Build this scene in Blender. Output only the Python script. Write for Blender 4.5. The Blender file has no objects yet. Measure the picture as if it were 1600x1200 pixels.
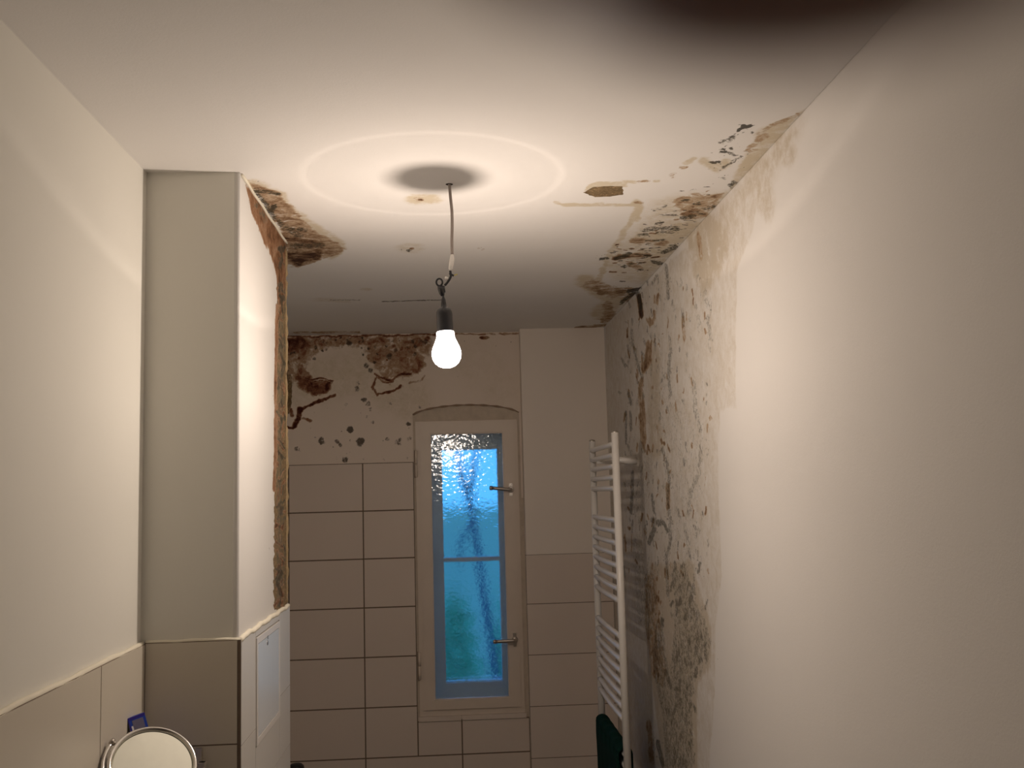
import bpy, bmesh, math, random
import numpy as np
from mathutils import Vector, Matrix

# ------------------------------------------------------------------ camera, world, light, exposure
C = bpy.context.scene.collection
sc = bpy.context.scene
FPX = 1550.0
PITCH, YAW, ROLL = 0.1075866, 0.06386, -0.027222
CAM = np.array([0.0, 0.0, 1.75])

def cam_rows():
    cy, sy, cp, sp = math.cos(YAW), math.sin(YAW), math.cos(PITCH), math.sin(PITCH)
    f = np.array([sy*cp, cy*cp, sp]); rt = np.array([cy, -sy, 0.0]); up = np.cross(rt, f)
    c, s = math.cos(ROLL), math.sin(ROLL)
    return c*rt + s*up, -s*rt + c*up, f
RT, UP, FW = cam_rows()

cd = bpy.data.cameras.new('camera')
cd.sensor_width = 36.0
cd.lens = 36.0*FPX/1600.0
cd.clip_start = 0.002
cd.dof.use_dof = True
cd.dof.focus_distance = 2.6
cd.dof.aperture_fstop = 17.4          # about 2 mm of real aperture
cam = bpy.data.objects.new('camera', cd); C.objects.link(cam)
cam.matrix_world = Matrix(((RT[0], UP[0], -FW[0], CAM[0]), (RT[1], UP[1], -FW[1], CAM[1]),
                           (RT[2], UP[2], -FW[2], CAM[2]), (0, 0, 0, 1)))
sc.camera = cam

w = bpy.data.worlds.new('dusk_sky'); sc.world = w; w.use_nodes = True
wn = w.node_tree.nodes; wl = w.node_tree.links; wn.clear()
wo = wn.new('ShaderNodeOutputWorld'); wb = wn.new('ShaderNodeBackground')
wt = wn.new('ShaderNodeTexCoord'); ws = wn.new('ShaderNodeSeparateXYZ'); wr = wn.new('ShaderNodeValToRGB')
wr.color_ramp.elements[0].position = 0.0; wr.color_ramp.elements[0].color = (0.055, 0.26, 0.56, 1)
wr.color_ramp.elements[1].position = 0.35; wr.color_ramp.elements[1].color = (0.05, 0.23, 0.66, 1)
wl.new(wt.outputs['Generated'], ws.inputs[0]); wl.new(ws.outputs['Z'], wr.inputs[0])
wl.new(wr.outputs[0], wb.inputs[0]); wb.inputs[1].default_value = 2.9
wl.new(wb.outputs[0], wo.inputs[0])

sc.view_settings.view_transform = 'Standard'
sc.view_settings.look = 'None'
sc.view_settings.gamma = 1.0
sc.view_settings.use_curve_mapping = False
sc.view_settings.exposure = 0.0
LAMP_W = 12.0
LAMP_COL = (1.0, 0.84, 0.71)

# ------------------------------------------------------------------ tracing helpers (pixel of the photo -> point on a real plane)
def ray(px, py):
    return (px-800)/FPX*RT - (py-600)/FPX*UP + FW
def atX(px, py, X): d = ray(px, py); return CAM + d*(X/d[0])
def atY(px, py, Y): d = ray(px, py); return CAM + d*(Y/d[1])
def atZ(px, py, Z): d = ray(px, py); return CAM + d*((Z-CAM[2])/d[2])

# ------------------------------------------------------------------ room measures
H = 2.46
XL, XR, YB, Y0 = -0.647, 0.690, 4.39, -0.70
PX, PY0, PY1 = -0.447, 2.14, 2.75          # left pier
BX, BY = 0.317, 4.31                        # back pier
WX0, WX1, WZ0, WZ1 = -0.162, 0.308, 0.80, 2.088

# ------------------------------------------------------------------ node helpers
def mat(name):
    m = bpy.data.materials.new(name); m.use_nodes = True
    nt = m.node_tree; nt.nodes.clear()
    out = nt.nodes.new('ShaderNodeOutputMaterial')
    return m, nt, out
def N(nt, t, **kw):
    n = nt.nodes.new(t)
    for k, v in kw.items():
        if hasattr(n, k) and k not in ('inputs',): setattr(n, k, v)
    return n
def math_n(nt, op, a, b=None, c=None, clamp=False):
    n = nt.nodes.new('ShaderNodeMath'); n.operation = op; n.use_clamp = clamp
    for i, v in enumerate((a, b, c)):
        if v is None: continue
        if isinstance(v, (int, float)): n.inputs[i].default_value = v
        else: nt.links.new(v, n.inputs[i])
    return n.outputs[0]
def noise(nt, scale, detail=6, rough=0.6, dist=0.0, vec=None, stretch=None):
    n = nt.nodes.new('ShaderNodeTexNoise')
    n.inputs['Scale'].default_value = scale; n.inputs['Detail'].default_value = detail
    n.inputs['Roughness'].default_value = rough; n.inputs['Distortion'].default_value = dist
    tc = nt.nodes.new('ShaderNodeTexCoord'); v = tc.outputs['Object']
    if stretch:
        mp = nt.nodes.new('ShaderNodeMapping'); mp.inputs['Scale'].default_value = stretch
        nt.links.new(v, mp.inputs[0]); v = mp.outputs[0]
    nt.links.new(v, n.inputs['Vector'])
    return n.outputs[0]
def mixc(nt, fac, a, b):
    n = nt.nodes.new('ShaderNodeMix'); n.data_type = 'RGBA'
    for sock, v in ((n.inputs[0], fac), (n.inputs[6], a), (n.inputs[7], b)):
        if isinstance(v, (int, float)): sock.default_value = v
        elif isinstance(v, tuple): sock.default_value = (*v[:3], 1)
        else: nt.links.new(v, sock)
    return n.outputs[2]
def ramp(nt, fac, stops):
    n = nt.nodes.new('ShaderNodeValToRGB'); e = n.color_ramp.elements
    while len(e) < len(stops): e.new(0.5)
    for i, (p, c) in enumerate(stops):
        e[i].position = p; e[i].color = (*c, 1) if len(c) == 3 else c
    nt.links.new(fac, n.inputs[0]); return n.outputs[0]
def sstep(nt, v, lo, hi):
    n = nt.nodes.new('ShaderNodeMapRange'); n.interpolation_type = 'SMOOTHSTEP'
    n.inputs[1].default_value = lo; n.inputs[2].default_value = hi
    nt.links.new(v, n.inputs[0]); return n.outputs[0]
def bsdf(nt, out, col, rough=0.6, metal=0.0, spec=0.5, bump=None, bstr=0.2, bdist=0.002, coat=0.0):
    b = nt.nodes.new('ShaderNodeBsdfPrincipled')
    if isinstance(col, tuple): b.inputs['Base Color'].default_value = (*col[:3], 1)
    else: nt.links.new(col, b.inputs['Base Color'])
    if isinstance(rough, (int, float)): b.inputs['Roughness'].default_value = rough
    else: nt.links.new(rough, b.inputs['Roughness'])
    b.inputs['Metallic'].default_value = metal
    b.inputs['Specular IOR Level'].default_value = spec
    b.inputs['Coat Weight'].default_value = coat
    if bump is not None:
        bp = nt.nodes.new('ShaderNodeBump'); bp.inputs['Strength'].default_value = bstr
        bp.inputs['Distance'].default_value = bdist
        nt.links.new(bump, bp.inputs['Height']); nt.links.new(bp.outputs[0], b.inputs['Normal'])
    nt.links.new(b.outputs[0], out.inputs[0]); return b
def simple(name, col, rough=0.5, metal=0.0, spec=0.5, var=0.06, vscale=9, bstr=0.0, bscale=200, coat=0.0):
    m, nt, out = mat(name)
    n = noise(nt, vscale, 5)
    dark = tuple(c*(1-var) for c in col); lite = tuple(min(1, c*(1+var)) for c in col)
    c = mixc(nt, n, dark, lite)
    bsdf(nt, out, c, rough, metal, spec, noise(nt, bscale, 4) if bstr else None, bstr, coat=coat)
    return m

PLASTER = (0.80, 0.765, 0.715)

def stained(name, base, tan=(0.54, 0.41, 0.28), rust=(0.24, 0.14, 0.075), deep=(0.055, 0.022, 0.012),
            moldc=(0.050, 0.046, 0.032), dampc=(0.62, 0.53, 0.38), rawc=(0.23, 0.16, 0.085), kr=0.9, km=1.5, ms=42, rs=14, mk=.8, soft=0.0,
            stretch=None):
    """painted plaster whose four painted masks are broken up by noise into stain, mould, damp tint and bare plaster"""
    m, nt, out = mat(name)
    def att(n):
        a = nt.nodes.new('ShaderNodeAttribute'); a.attribute_name = n; return a.outputs['Fac']
    R, M, D, P = att('rust'), att('mould'), att('damp'), att('raw')
    n_big = noise(nt, 2.2, 4); n_r = noise(nt, rs, 9, 0.68, 0.6, stretch=stretch); n_m = noise(nt, ms, 8, 0.72, 0.4, stretch=stretch)
    n_f = noise(nt, 260, 5, 0.7, stretch=stretch); n_mid = noise(nt, 70, 7, 0.72, 1.0, stretch=stretch)
    col = mixc(nt, n_big, tuple(c*0.975 for c in base), tuple(min(1, c*1.02) for c in base))
    # damp tint
    dv = math_n(nt, 'ADD', D, math_n(nt, 'MULTIPLY', math_n(nt, 'SUBTRACT', n_r, 0.5), math_n(nt, 'MULTIPLY', D, 3.0)))
    dv = math_n(nt, 'ADD', dv, math_n(nt, 'MULTIPLY', math_n(nt, 'SUBTRACT', n_mid, 0.5), math_n(nt, 'MULTIPLY', D, 1.6)))
    col = mixc(nt, math_n(nt, 'MULTIPLY', sstep(nt, dv, 0.0, 1.0), 0.85), col, dampc)
    # bare plaster
    pv = math_n(nt, 'ADD', P, math_n(nt, 'MULTIPLY', math_n(nt, 'SUBTRACT', n_mid, 0.5), 0.5))
    pc = ramp(nt, math_n(nt, 'ADD', math_n(nt, 'MULTIPLY', n_f, 0.5), math_n(nt, 'MULTIPLY', n_mid, 0.5)),
              [(0.36, tuple(c*0.30 for c in rawc)), (0.47, tuple(c*.8 for c in rawc)), (0.54, rawc), (0.64, tuple(min(1, c*2.3) for c in rawc))])
    pm = sstep(nt, pv, 0.44, 0.52)
    col = mixc(nt, pm, col, pc)
    # water stain: tan halo, brown body, dark core
    rv = math_n(nt, 'ADD', R, math_n(nt, 'MULTIPLY', math_n(nt, 'SUBTRACT', n_r, 0.5), kr))
    rv = math_n(nt, 'ADD', rv, math_n(nt, 'MULTIPLY', math_n(nt, 'SUBTRACT', n_mid, 0.5), kr*0.5))
    rcol = ramp(nt, rv, [(0.30, tan), (0.40, tuple(c*0.72 for c in tan)), (0.46, tan), (0.62, tuple((a+b)/2 for a, b in zip(tan, rust))), (0.76, rust), (1.0, deep)])
    rm = math_n(nt, 'MULTIPLY', sstep(nt, rv, 0.30, 0.52), sstep(nt, R, 0.02, 0.16))
    col = mixc(nt, rm, col, rcol)
    # mould specks
    mv = math_n(nt, 'ADD', M, math_n(nt, 'MULTIPLY', math_n(nt, 'SUBTRACT', n_m, 0.5), km))
    mv = math_n(nt, 'ADD', mv, math_n(nt, 'MULTIPLY', math_n(nt, 'SUBTRACT', n_f, 0.5), km*0.4))
    mm = math_n(nt, 'MULTIPLY', sstep(nt, mv, 0.47-soft*.3, 0.70+soft), sstep(nt, M, 0.03, 0.2))
    mcol = ramp(nt, mv, [(0.50, tuple(c*3.6+.02 for c in moldc)), (0.74, tuple(c*1.9 for c in moldc)), (1.0, tuple(c*.75 for c in moldc))])
    col = mixc(nt, math_n(nt, 'MULTIPLY', mm, mk), col, mcol)
    hgt = math_n(nt, 'ADD', math_n(nt, 'MULTIPLY', n_f, 0.25), math_n(nt, 'MULTIPLY', pm, math_n(nt, 'SUBTRACT', math_n(nt, 'MULTIPLY', n_mid, 1.5), 1.6)))
    hgt = math_n(nt, 'ADD', hgt, math_n(nt, 'MULTIPLY', noise(nt, 6, 4), 0.8))
    bsdf(nt, out, col, 0.85, spec=0.2, bump=hgt, bstr=0.35, bdist=0.004)
    return m

def plain_plaster(name, base):
    m, nt, out = mat(name)
    col = mixc(nt, noise(nt, 1.8, 5), tuple(c*0.975 for c in base), tuple(min(1, c*1.02) for c in base))
    h = math_n(nt, 'ADD', math_n(nt, 'MULTIPLY', noise(nt, 90, 5), 0.25), math_n(nt, 'MULTIPLY', noise(nt, 6, 4), 0.8))
    bsdf(nt, out, col, 0.8, spec=0.25, bump=h, bstr=0.22, bdist=0.004)
    return m

M = {}
M['plaster'] = plain_plaster('painted_plaster', (0.765, 0.745, 0.68))
M['floor'] = simple('floor_tile', (0.26, 0.24, 0.22), 0.5)
M['rear'] = simple('rear_wall_paint', (0.38, 0.35, 0.31), 0.8)
M['tile'] = simple('glazed_wall_tile', (0.63, 0.575, 0.48), 0.42, spec=0.4, var=0.03, vscale=3)
M['tile_side'] = simple('glazed_wall_tile_shaft', (0.66, 0.64, 0.60), 0.35, spec=0.45, var=0.02, vscale=3)
M['tile_back'] = simple('glazed_wall_tile_back', (0.74, 0.64, 0.56), 0.5, spec=0.35, var=0.04, vscale=3)
M['grout'] = simple('grout', (0.17, 0.125, 0.09), 0.9, var=0.2, vscale=40)
M['grout_light'] = simple('grout_light', (0.80, 0.75, 0.62), 0.9, var=0.06, vscale=40, bstr=0.5, bscale=80)
M['wood'] = simple('painted_window_wood', (0.74, 0.64, 0.545), 0.42, var=0.06, vscale=14, bstr=0.15, bscale=60)
M['wood_white'] = simple('white_window_wood', (0.74, 0.74, 0.72), 0.5, var=0.08, vscale=18, bstr=0.15, bscale=60)
M['rough_plaster'] = simple('rough_filler', (0.62, 0.53, 0.43), 0.85, var=0.22, vscale=28, bstr=0.9, bscale=45)
M['chrome'] = simple('chrome', (0.72, 0.70, 0.67), 0.16, 1.0, var=0.03)
M['mount_steel'] = simple('satin_steel', (0.62, 0.58, 0.54), 0.45, 1.0, var=0.05)
M['steel'] = simple('brushed_steel', (0.52, 0.48, 0.44), 0.30, 1.0, var=0.05)
M['black_plastic'] = simple('black_plastic', (0.018, 0.018, 0.022), 0.42, var=0.1)
M['white_enamel'] = simple('white_enamel', (0.80, 0.77, 0.73), 0.28, var=0.02)
M['white_panel'] = simple('white_panel_paint', (0.72, 0.76, 0.80), 0.22, var=0.02, spec=0.6)
M['cord'] = simple('grey_cord_sheath', (0.40, 0.34, 0.31), 0.55, var=0.15, vscale=60)
M['white_plastic'] = simple('white_plastic', (0.85, 0.82, 0.78), 0.35, var=0.03)
M['yellow_wire'] = simple('yellow_wire', (0.50, 0.42, 0.08), 0.5)
M['green_cloth'] = simple('dark_green_terry', (0.002, 0.024, 0.018), 0.95, var=0.5, vscale=60, bstr=0.9, bscale=260, spec=0.1)
M['blue_card'] = simple('blue_carton', (0.012, 0.055, 0.42), 0.35, var=0.15, vscale=20)
M['blue_deep'] = simple('dark_blue_print', (0.03, 0.02, 0.28), 0.35)
M['pale_print'] = simple('pale_grey_print', (0.16, 0.15, 0.24), 0.4)
M['white_print'] = simple('white_print', (0.8, 0.8, 0.82), 0.4)
M['grey_card'] = simple('grey_card_side', (0.22, 0.22, 0.27), 0.5)
M['dark_hole'] = simple('dark_recess', (0.03, 0.02, 0.015), 0.9)
M['skin'] = simple('skin', (0.28, 0.12, 0.08), 0.5, var=0.12, vscale=120, bstr=0.25, bscale=900)
M['nail'] = simple('finger_nail', (0.60, 0.38, 0.32), 0.3)
M['sleeve'] = simple('dark_knit_sleeve', (0.03, 0.035, 0.05), 0.9, var=0.4, vscale=80, bstr=0.6, bscale=300)
M['screen'] = simple('dark_screen_glass', (0.01, 0.01, 0.012), 0.08)
M['foliage'] = simple('garden_leaves', (0.14, 0.36, 0.17), 0.7, var=0.6, vscale=3)
M['bark'] = simple('branch_bark', (0.07, 0.09, 0.12), 0.8, var=0.3, vscale=8)
M['yard'] = simple('yard_ground', (0.16, 0.34, 0.32), 0.9, var=0.3, vscale=1.5)
M['yard_wall'] = simple('yard_render', (0.50, 0.52, 0.34), 0.9, var=0.2, vscale=1)

def mirror_mat():
    m, nt, out = mat('mirror_silver')
    g = nt.nodes.new('ShaderNodeBsdfGlossy'); g.inputs['Color'].default_value = (0.78, 0.79, 0.70, 1)
    g.inputs['Roughness'].default_value = 0.02
    d = nt.nodes.new('ShaderNodeBsdfDiffuse'); d.inputs['Color'].default_value = (0.6, 0.6, 0.55, 1)
    mx = nt.nodes.new('ShaderNodeMixShader')
    nt.links.new(math_n(nt, 'MULTIPLY', noise(nt, 30, 5), 0.16), mx.inputs[0])
    nt.links.new(g.outputs[0], mx.inputs[1]); nt.links.new(d.outputs[0], mx.inputs[2])
    nt.links.new(mx.outputs[0], out.inputs[0]); return m
M['mirror'] = mirror_mat()

def hammered_glass(name, k=1.0, dist=0.012):
    m, nt, out = mat(name)
    v = nt.nodes.new('ShaderNodeTexVoronoi'); v.feature = 'SMOOTH_F1'; v.inputs['Scale'].default_value = 62
    tc = nt.nodes.new('ShaderNodeTexCoord'); mp = nt.nodes.new('ShaderNodeMapping')
    mp.inputs['Scale'].default_value = (0.75, 1, 1.35)
    add = nt.nodes.new('ShaderNodeVectorMath'); add.operation = 'ADD'
    nz = nt.nodes.new('ShaderNodeTexNoise'); nz.inputs['Scale'].default_value = 25
    sc_ = nt.nodes.new('ShaderNodeVectorMath'); sc_.operation = 'SCALE'; sc_.inputs['Scale'].default_value = 0.03
    nt.links.new(tc.outputs['Object'], mp.inputs[0]); nt.links.new(tc.outputs['Object'], nz.inputs['Vector'])
    nt.links.new(nz.outputs['Color'], sc_.inputs[0]); nt.links.new(mp.outputs[0], add.inputs[0]); nt.links.new(sc_.outputs[0], add.inputs[1])
    nt.links.new(add.outputs[0], v.inputs['Vector'])
    h = math_n(nt, 'ADD', v.outputs['Distance'], math_n(nt, 'MULTIPLY', noise(nt, 45, 3), 0.6))
    bp = nt.nodes.new('ShaderNodeBump'); bp.inputs['Strength'].default_value = k; bp.inputs['Distance'].default_value = dist
    nt.links.new(h, bp.inputs['Height'])
    rf = nt.nodes.new('ShaderNodeBsdfRefraction'); rf.inputs['IOR'].default_value = 1.40; rf.inputs['Roughness'].default_value = 0.09
    rf.inputs['Color'].default_value = (0.90, 0.96, 0.98, 1)
    gl = nt.nodes.new('ShaderNodeBsdfGlossy'); gl.inputs['Roughness'].default_value = 0.09
    fr = nt.nodes.new('ShaderNodeFresnel'); fr.inputs['IOR'].default_value = 1.5
    for n in (rf, gl, fr): nt.links.new(bp.outputs[0], n.inputs['Normal'])
    mx = nt.nodes.new('ShaderNodeMixShader')
    nt.links.new(math_n(nt, 'MULTIPLY', fr.outputs[0], 1.7, clamp=True), mx.inputs[0])
    tr = nt.nodes.new('ShaderNodeBsdfTransparent'); m2 = nt.nodes.new('ShaderNodeMixShader'); m2.inputs[0].default_value = 0.3
    nt.links.new(rf.outputs[0], m2.inputs[1]); nt.links.new(tr.outputs[0], m2.inputs[2])
    nt.links.new(m2.outputs[0], mx.inputs[1]); nt.links.new(gl.outputs[0], mx.inputs[2])
    nt.links.new(mx.outputs[0], out.inputs[0])
    return m
M['glass_in'] = hammered_glass('hammered_glass', 1.0, 0.0009)
def clear_glass():
    m, nt, out = mat('clear_glass')
    tr = nt.nodes.new('ShaderNodeBsdfTransparent'); tr.inputs[0].default_value = (0.93, 0.97, 0.98, 1)
    gl = nt.nodes.new('ShaderNodeBsdfGlossy'); gl.inputs['Roughness'].default_value = 0.05
    fr = nt.nodes.new('ShaderNodeFresnel'); fr.inputs['IOR'].default_value = 1.45
    mx = nt.nodes.new('ShaderNodeMixShader'); nt.links.new(fr.outputs[0], mx.inputs[0])
    nt.links.new(tr.outputs[0], mx.inputs[1]); nt.links.new(gl.outputs[0], mx.inputs[2]); nt.links.new(mx.outputs[0], out.inputs[0])
    return m
M['glass_out'] = clear_glass()
def bulb_mat():
    m, nt, out = mat('lit_bulb_glass')
    e = nt.nodes.new('ShaderNodeEmission'); e.inputs[0].default_value = (1, 0.88, 0.80, 1); e.inputs[1].default_value = 9.0
    t = nt.nodes.new('ShaderNodeBsdfTransparent'); a = nt.nodes.new('ShaderNodeAddShader')
    nt.links.new(e.outputs[0], a.inputs[0]); nt.links.new(t.outputs[0], a.inputs[1]); nt.links.new(a.outputs[0], out.inputs[0])
    return m
M['bulb'] = bulb_mat()

# ------------------------------------------------------------------ mesh helpers
def tag(o, label=None, cat=None, group=None, kind=None):
    if label: o['label'] = label
    if cat: o['category'] = cat
    if group: o['group'] = group
    if kind: o['kind'] = kind
    return o
def empty(name, loc=(0, 0, 0)):
    o = bpy.data.objects.new(name, None); C.objects.link(o); o.location = loc; o.empty_display_size = 0.05; return o
def link(name, me, m=None, parent=None, smooth=False):
    o = bpy.data.objects.new(name, me); C.objects.link(o)
    if m is not None: me.materials.append(M[m] if isinstance(m, str) else m)
    if smooth: me.shade_smooth()
    if parent is not None:
        o.parent = parent
        if parent.parent is None and parent.type == 'EMPTY':
            o.matrix_parent_inverse = parent_inv(parent)
        else:
            o.matrix_parent_inverse = Matrix.Identity(4)
    return o
def parent_inv(p):
    return Matrix.LocRotScale(p.location, p.rotation_euler, p.scale).inverted()
def bm_obj(name, bm, m, parent=None, smooth=False, bevel=0.0, seg=2):
    if bevel:
        es = [e for e in bm.edges if len(e.link_faces) == 2 and e.calc_face_angle(0) > 0.6]
        bmesh.ops.bevel(bm, geom=es, offset=bevel, segments=seg, profile=0.5, affect='EDGES', clamp_overlap=True)
    bmesh.ops.recalc_face_normals(bm, faces=bm.faces)
    me = bpy.data.meshes.new(name); bm.to_mesh(me); bm.free()
    return link(name, me, m, parent, smooth)
def box(bm, x0, x1, y0, y1, z0, z1):
    vs = [bm.verts.new((x, y, z)) for x in (x0, x1) for y in (y0, y1) for z in (z0, z1)]
    for f in ((0, 1, 3, 2), (4, 6, 7, 5), (0, 4, 5, 1), (2, 3, 7, 6), (0, 2, 6, 4), (1, 5, 7, 3)):
        bm.faces.new([vs[i] for i in f])
    return vs
def tube(bm, pts, rad, n=16, cap=True):
    pts = [Vector(p) for p in pts]; rs = rad if hasattr(rad, '__len__') else [rad]*len(pts)
    rings = []; ref = None
    for i, p in enumerate(pts):
        t = (pts[min(i+1, len(pts)-1)] - pts[max(i-1, 0)]).normalized()
        if ref is None: ref = t.orthogonal().normalized()
        ref = (ref - t*ref.dot(t)).normalized(); b = t.cross(ref)
        rings.append([bm.verts.new(p + (ref*math.cos(a) + b*math.sin(a))*rs[i]) for a in (2*math.pi*k/n for k in range(n))])
    for a, b in zip(rings, rings[1:]):
        for k in range(n): bm.faces.new((a[k], a[(k+1) % n], b[(k+1) % n], b[k]))
    if cap: bm.faces.new(rings[0][::-1]); bm.faces.new(rings[-1])
def smooth_pts(pts, k=6):
    P = [Vector(p) for p in pts]; out = []
    Q = [P[0]] + P + [P[-1]]
    for i in range(1, len(Q)-2):
        for j in range(k):
            t = j/k; a, b, c, d = Q[i-1], Q[i], Q[i+1], Q[i+2]
            out.append(0.5*((2*b) + (c-a)*t + (2*a-5*b+4*c-d)*t*t + (3*b-a-3*c+d)*t**3))
    out.append(P[-1]); return out
def lathe(bm, origin, axis, prof, n=32):
    """prof: list of (radius, height along axis)"""
    o = Vector(origin); ax = Vector(axis).normalized(); u = ax.orthogonal().normalized(); v = ax.cross(u); rings = []
    for r, h in prof:
        if r < 1e-6: rings.append([bm.verts.new(o+ax*h)])
        else: rings.append([bm.verts.new(o+ax*h+(u*math.cos(a)+v*math.sin(a))*r) for a in (2*math.pi*k/n for k in range(n))])
    for a, b in zip(rings, rings[1:]):
        if len(a) == 1 and len(b) == 1: continue
        for k in range(n):
            if len(a) == 1: bm.faces.new((a[0], b[k], b[(k+1) % n]))
            elif len(b) == 1: bm.faces.new((a[k], b[0], a[(k+1) % n]))
            else: bm.faces.new((a[k], b[k], b[(k+1) % n], a[(k+1) % n]))

# stain painting: stamps traced on the photo are mapped to ellipses on the wall plane
def vnoise(U, V, cell, seed):
    def h(i, j):
        x = np.sin(i*127.1+j*311.7+seed*74.7)*43758.5453; return x-np.floor(x)
    x = U/cell; y = V/cell; i = np.floor(x); j = np.floor(y); fx = x-i; fy = y-j
    fx = fx*fx*(3-2*fx); fy = fy*fy*(3-2*fy)
    return (h(i, j)*(1-fx)+h(i+1, j)*fx)*(1-fy)+(h(i, j+1)*(1-fx)+h(i+1, j+1)*fx)*fy-.5
def fract(U, V, seed):
    return vnoise(U, V, .045, seed)+.6*vnoise(U, V, .02, seed+7)+.45*vnoise(U, V, .009, seed+13)
class Paint:
    def __init__(s, proj, ij, warp=0.010):
        s.proj = proj; s.ij = ij; s.st = []; s.warp = warp; s.rr = random.Random(11)
    def add(s, ch, amp, r, pts, asp=1.0):
        """ch channel, amp 0..1, r pixel radius (asp = vertical/horizontal), pts polyline in photo pixels"""
        P = [np.array(p, float) for p in pts]; out = [P[0]]
        for a, b in zip(P, P[1:]):
            n = max(1, int(np.linalg.norm(b-a)/(r*0.6)))
            out += [a+(b-a)*k/n for k in range(1, n+1)]
        for p in out: s.st.append((ch, amp, r, asp, p))
        if ch == 'mould' and r >= 2.4 and amp > .5:
            for p in out:
                for _ in range(2):
                    g = s.rr.gauss(0, 1.5*r), s.rr.gauss(0, 1.5*r*asp)
                    s.st.append((ch, amp*s.rr.uniform(.6, .95), s.rr.uniform(.7, 1.7), 1.0, p+np.array(g)))
        return s
    def poly(s, ch, amp, pts, edge=3.0): s.st.append((ch, amp, edge, 'poly', [s.flat(p) for p in pts])); return s
    def flat(s, p): q = s.proj(p[0], p[1]); return np.array([q[s.ij[0]], q[s.ij[1]]])
    def evaluate(s, U, V):
        U = U + fract(U, V, 1)*s.warp; V = V + fract(U, V, 2)*s.warp
        out = {c: np.zeros(len(U)) for c in ('rust', 'mould', 'damp', 'raw')}
        for ch, amp, r, asp, p in s.st:
            if isinstance(asp, str):
                ins = np.zeros(len(U), bool); dm = np.full(len(U), 1e9)
                for a, b in zip(p, p[1:]+p[:1]):
                    c = ((a[1] > V) != (b[1] > V))
                    with np.errstate(divide='ignore', invalid='ignore'):
                        xx = (b[0]-a[0])*(V-a[1])/(b[1]-a[1] if b[1] != a[1] else 1e-9)+a[0]
                    ins ^= c & (U < xx)
                    e = b-a; L2 = max(e@e, 1e-12); t = np.clip(((U-a[0])*e[0]+(V-a[1])*e[1])/L2, 0, 1)
                    dm = np.minimum(dm, np.hypot(U-a[0]-t*e[0], V-a[1]-t*e[1]))
                sd = np.where(ins, dm, -dm)/(r*0.002)
                val = amp*np.clip(0.5+0.5*sd, 0, 1)
                out[ch] = np.maximum(out[ch], val); continue
            p0 = s.flat(p); J = np.array([s.flat(p+np.array([1, 0]))-p0, s.flat(p+np.array([0, 1]))-p0]).T
            ext = r*max(1, asp)*1.5*(np.abs(J).sum())
            k = np.where((np.abs(U-p0[0]) < ext) & (np.abs(V-p0[1]) < ext))[0]
            if not len(k): continue
            Ji = np.linalg.inv(J); a = Ji[0, 0]*(U[k]-p0[0])+Ji[0, 1]*(V[k]-p0[1]); b = Ji[1, 0]*(U[k]-p0[0])+Ji[1, 1]*(V[k]-p0[1])
            d = np.hypot(a/r, b/(r*asp)); t = np.clip((1.4-d)/0.9, 0, 1); val = amp*t*t*(3-2*t)
            out[ch][k] = np.maximum(out[ch][k], val)
        return out
def grid_surface(name, us, vs, to3, m, paint, parent=None, flip=False, warp=None, solid=0.08, keep=None):
    U, V = np.meshgrid(us, vs, indexing='ij')
    if warp is not None: V = warp(U, V)
    nu, nv = U.shape; U = U.ravel(); V = V.ravel()
    co = np.array([to3(a, b) for a, b in zip(U, V)]) if not callable(getattr(to3, 'vec', None)) else to3.vec(U, V)
    idx = np.arange(nu*nv).reshape(nu, nv)
    F = np.stack([idx[:-1, :-1], idx[1:, :-1], idx[1:, 1:], idx[:-1, 1:]], -1).reshape(-1, 4)
    if keep is not None:
        cu = U[F].mean(1); cv = V[F].mean(1); F = F[keep(cu, cv)]
    if flip: F = F[:, ::-1]
    me = bpy.data.meshes.new(name)
    me.vertices.add(len(co)); me.vertices.foreach_set('co', co.astype(np.float32).ravel())
    me.loops.add(F.size); me.loops.foreach_set('vertex_index', F.astype(np.int32).ravel())
    me.polygons.add(len(F)); me.polygons.foreach_set('loop_start', (np.arange(len(F))*4).astype(np.int32))
    me.update(calc_edges=True); me.validate()
    if paint is not None:
        for ch, val in paint.evaluate(U, V).items():
            a = me.attributes.new(ch, 'FLOAT', 'POINT'); a.data.foreach_set('value', val.astype(np.float32))
    o = link(name, me, m, parent)
    if solid:
        md = o.modifiers.new('thickness', 'SOLIDIFY'); md.thickness = solid; md.offset = -1
    return o
class T3:
    def __init__(s, f): s.f = f
    def vec(s, U, V): return s.f(U, V)
def dense(a, b, c, d, step, coarse=0.05):
    """coordinates from a to d, fine between b and c"""
    o = []
    if b > a: o += list(np.linspace(a, b, max(2, int((b-a)/coarse)+1)))[:-1]
    o += list(np.linspace(b, c, int((c-b)/step)+1))
    if d > c: o += list(np.linspace(c, d, max(2, int((d-c)/coarse)+1)))[1:]
    return np.array(o)

# ================================================================== THE SETTING
#STAINS
rnd = random.Random(7)
# ---- ceiling stains
pc = Paint(lambda x, y: atZ(x, y, H), (0, 1))
A = pc.add
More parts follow.
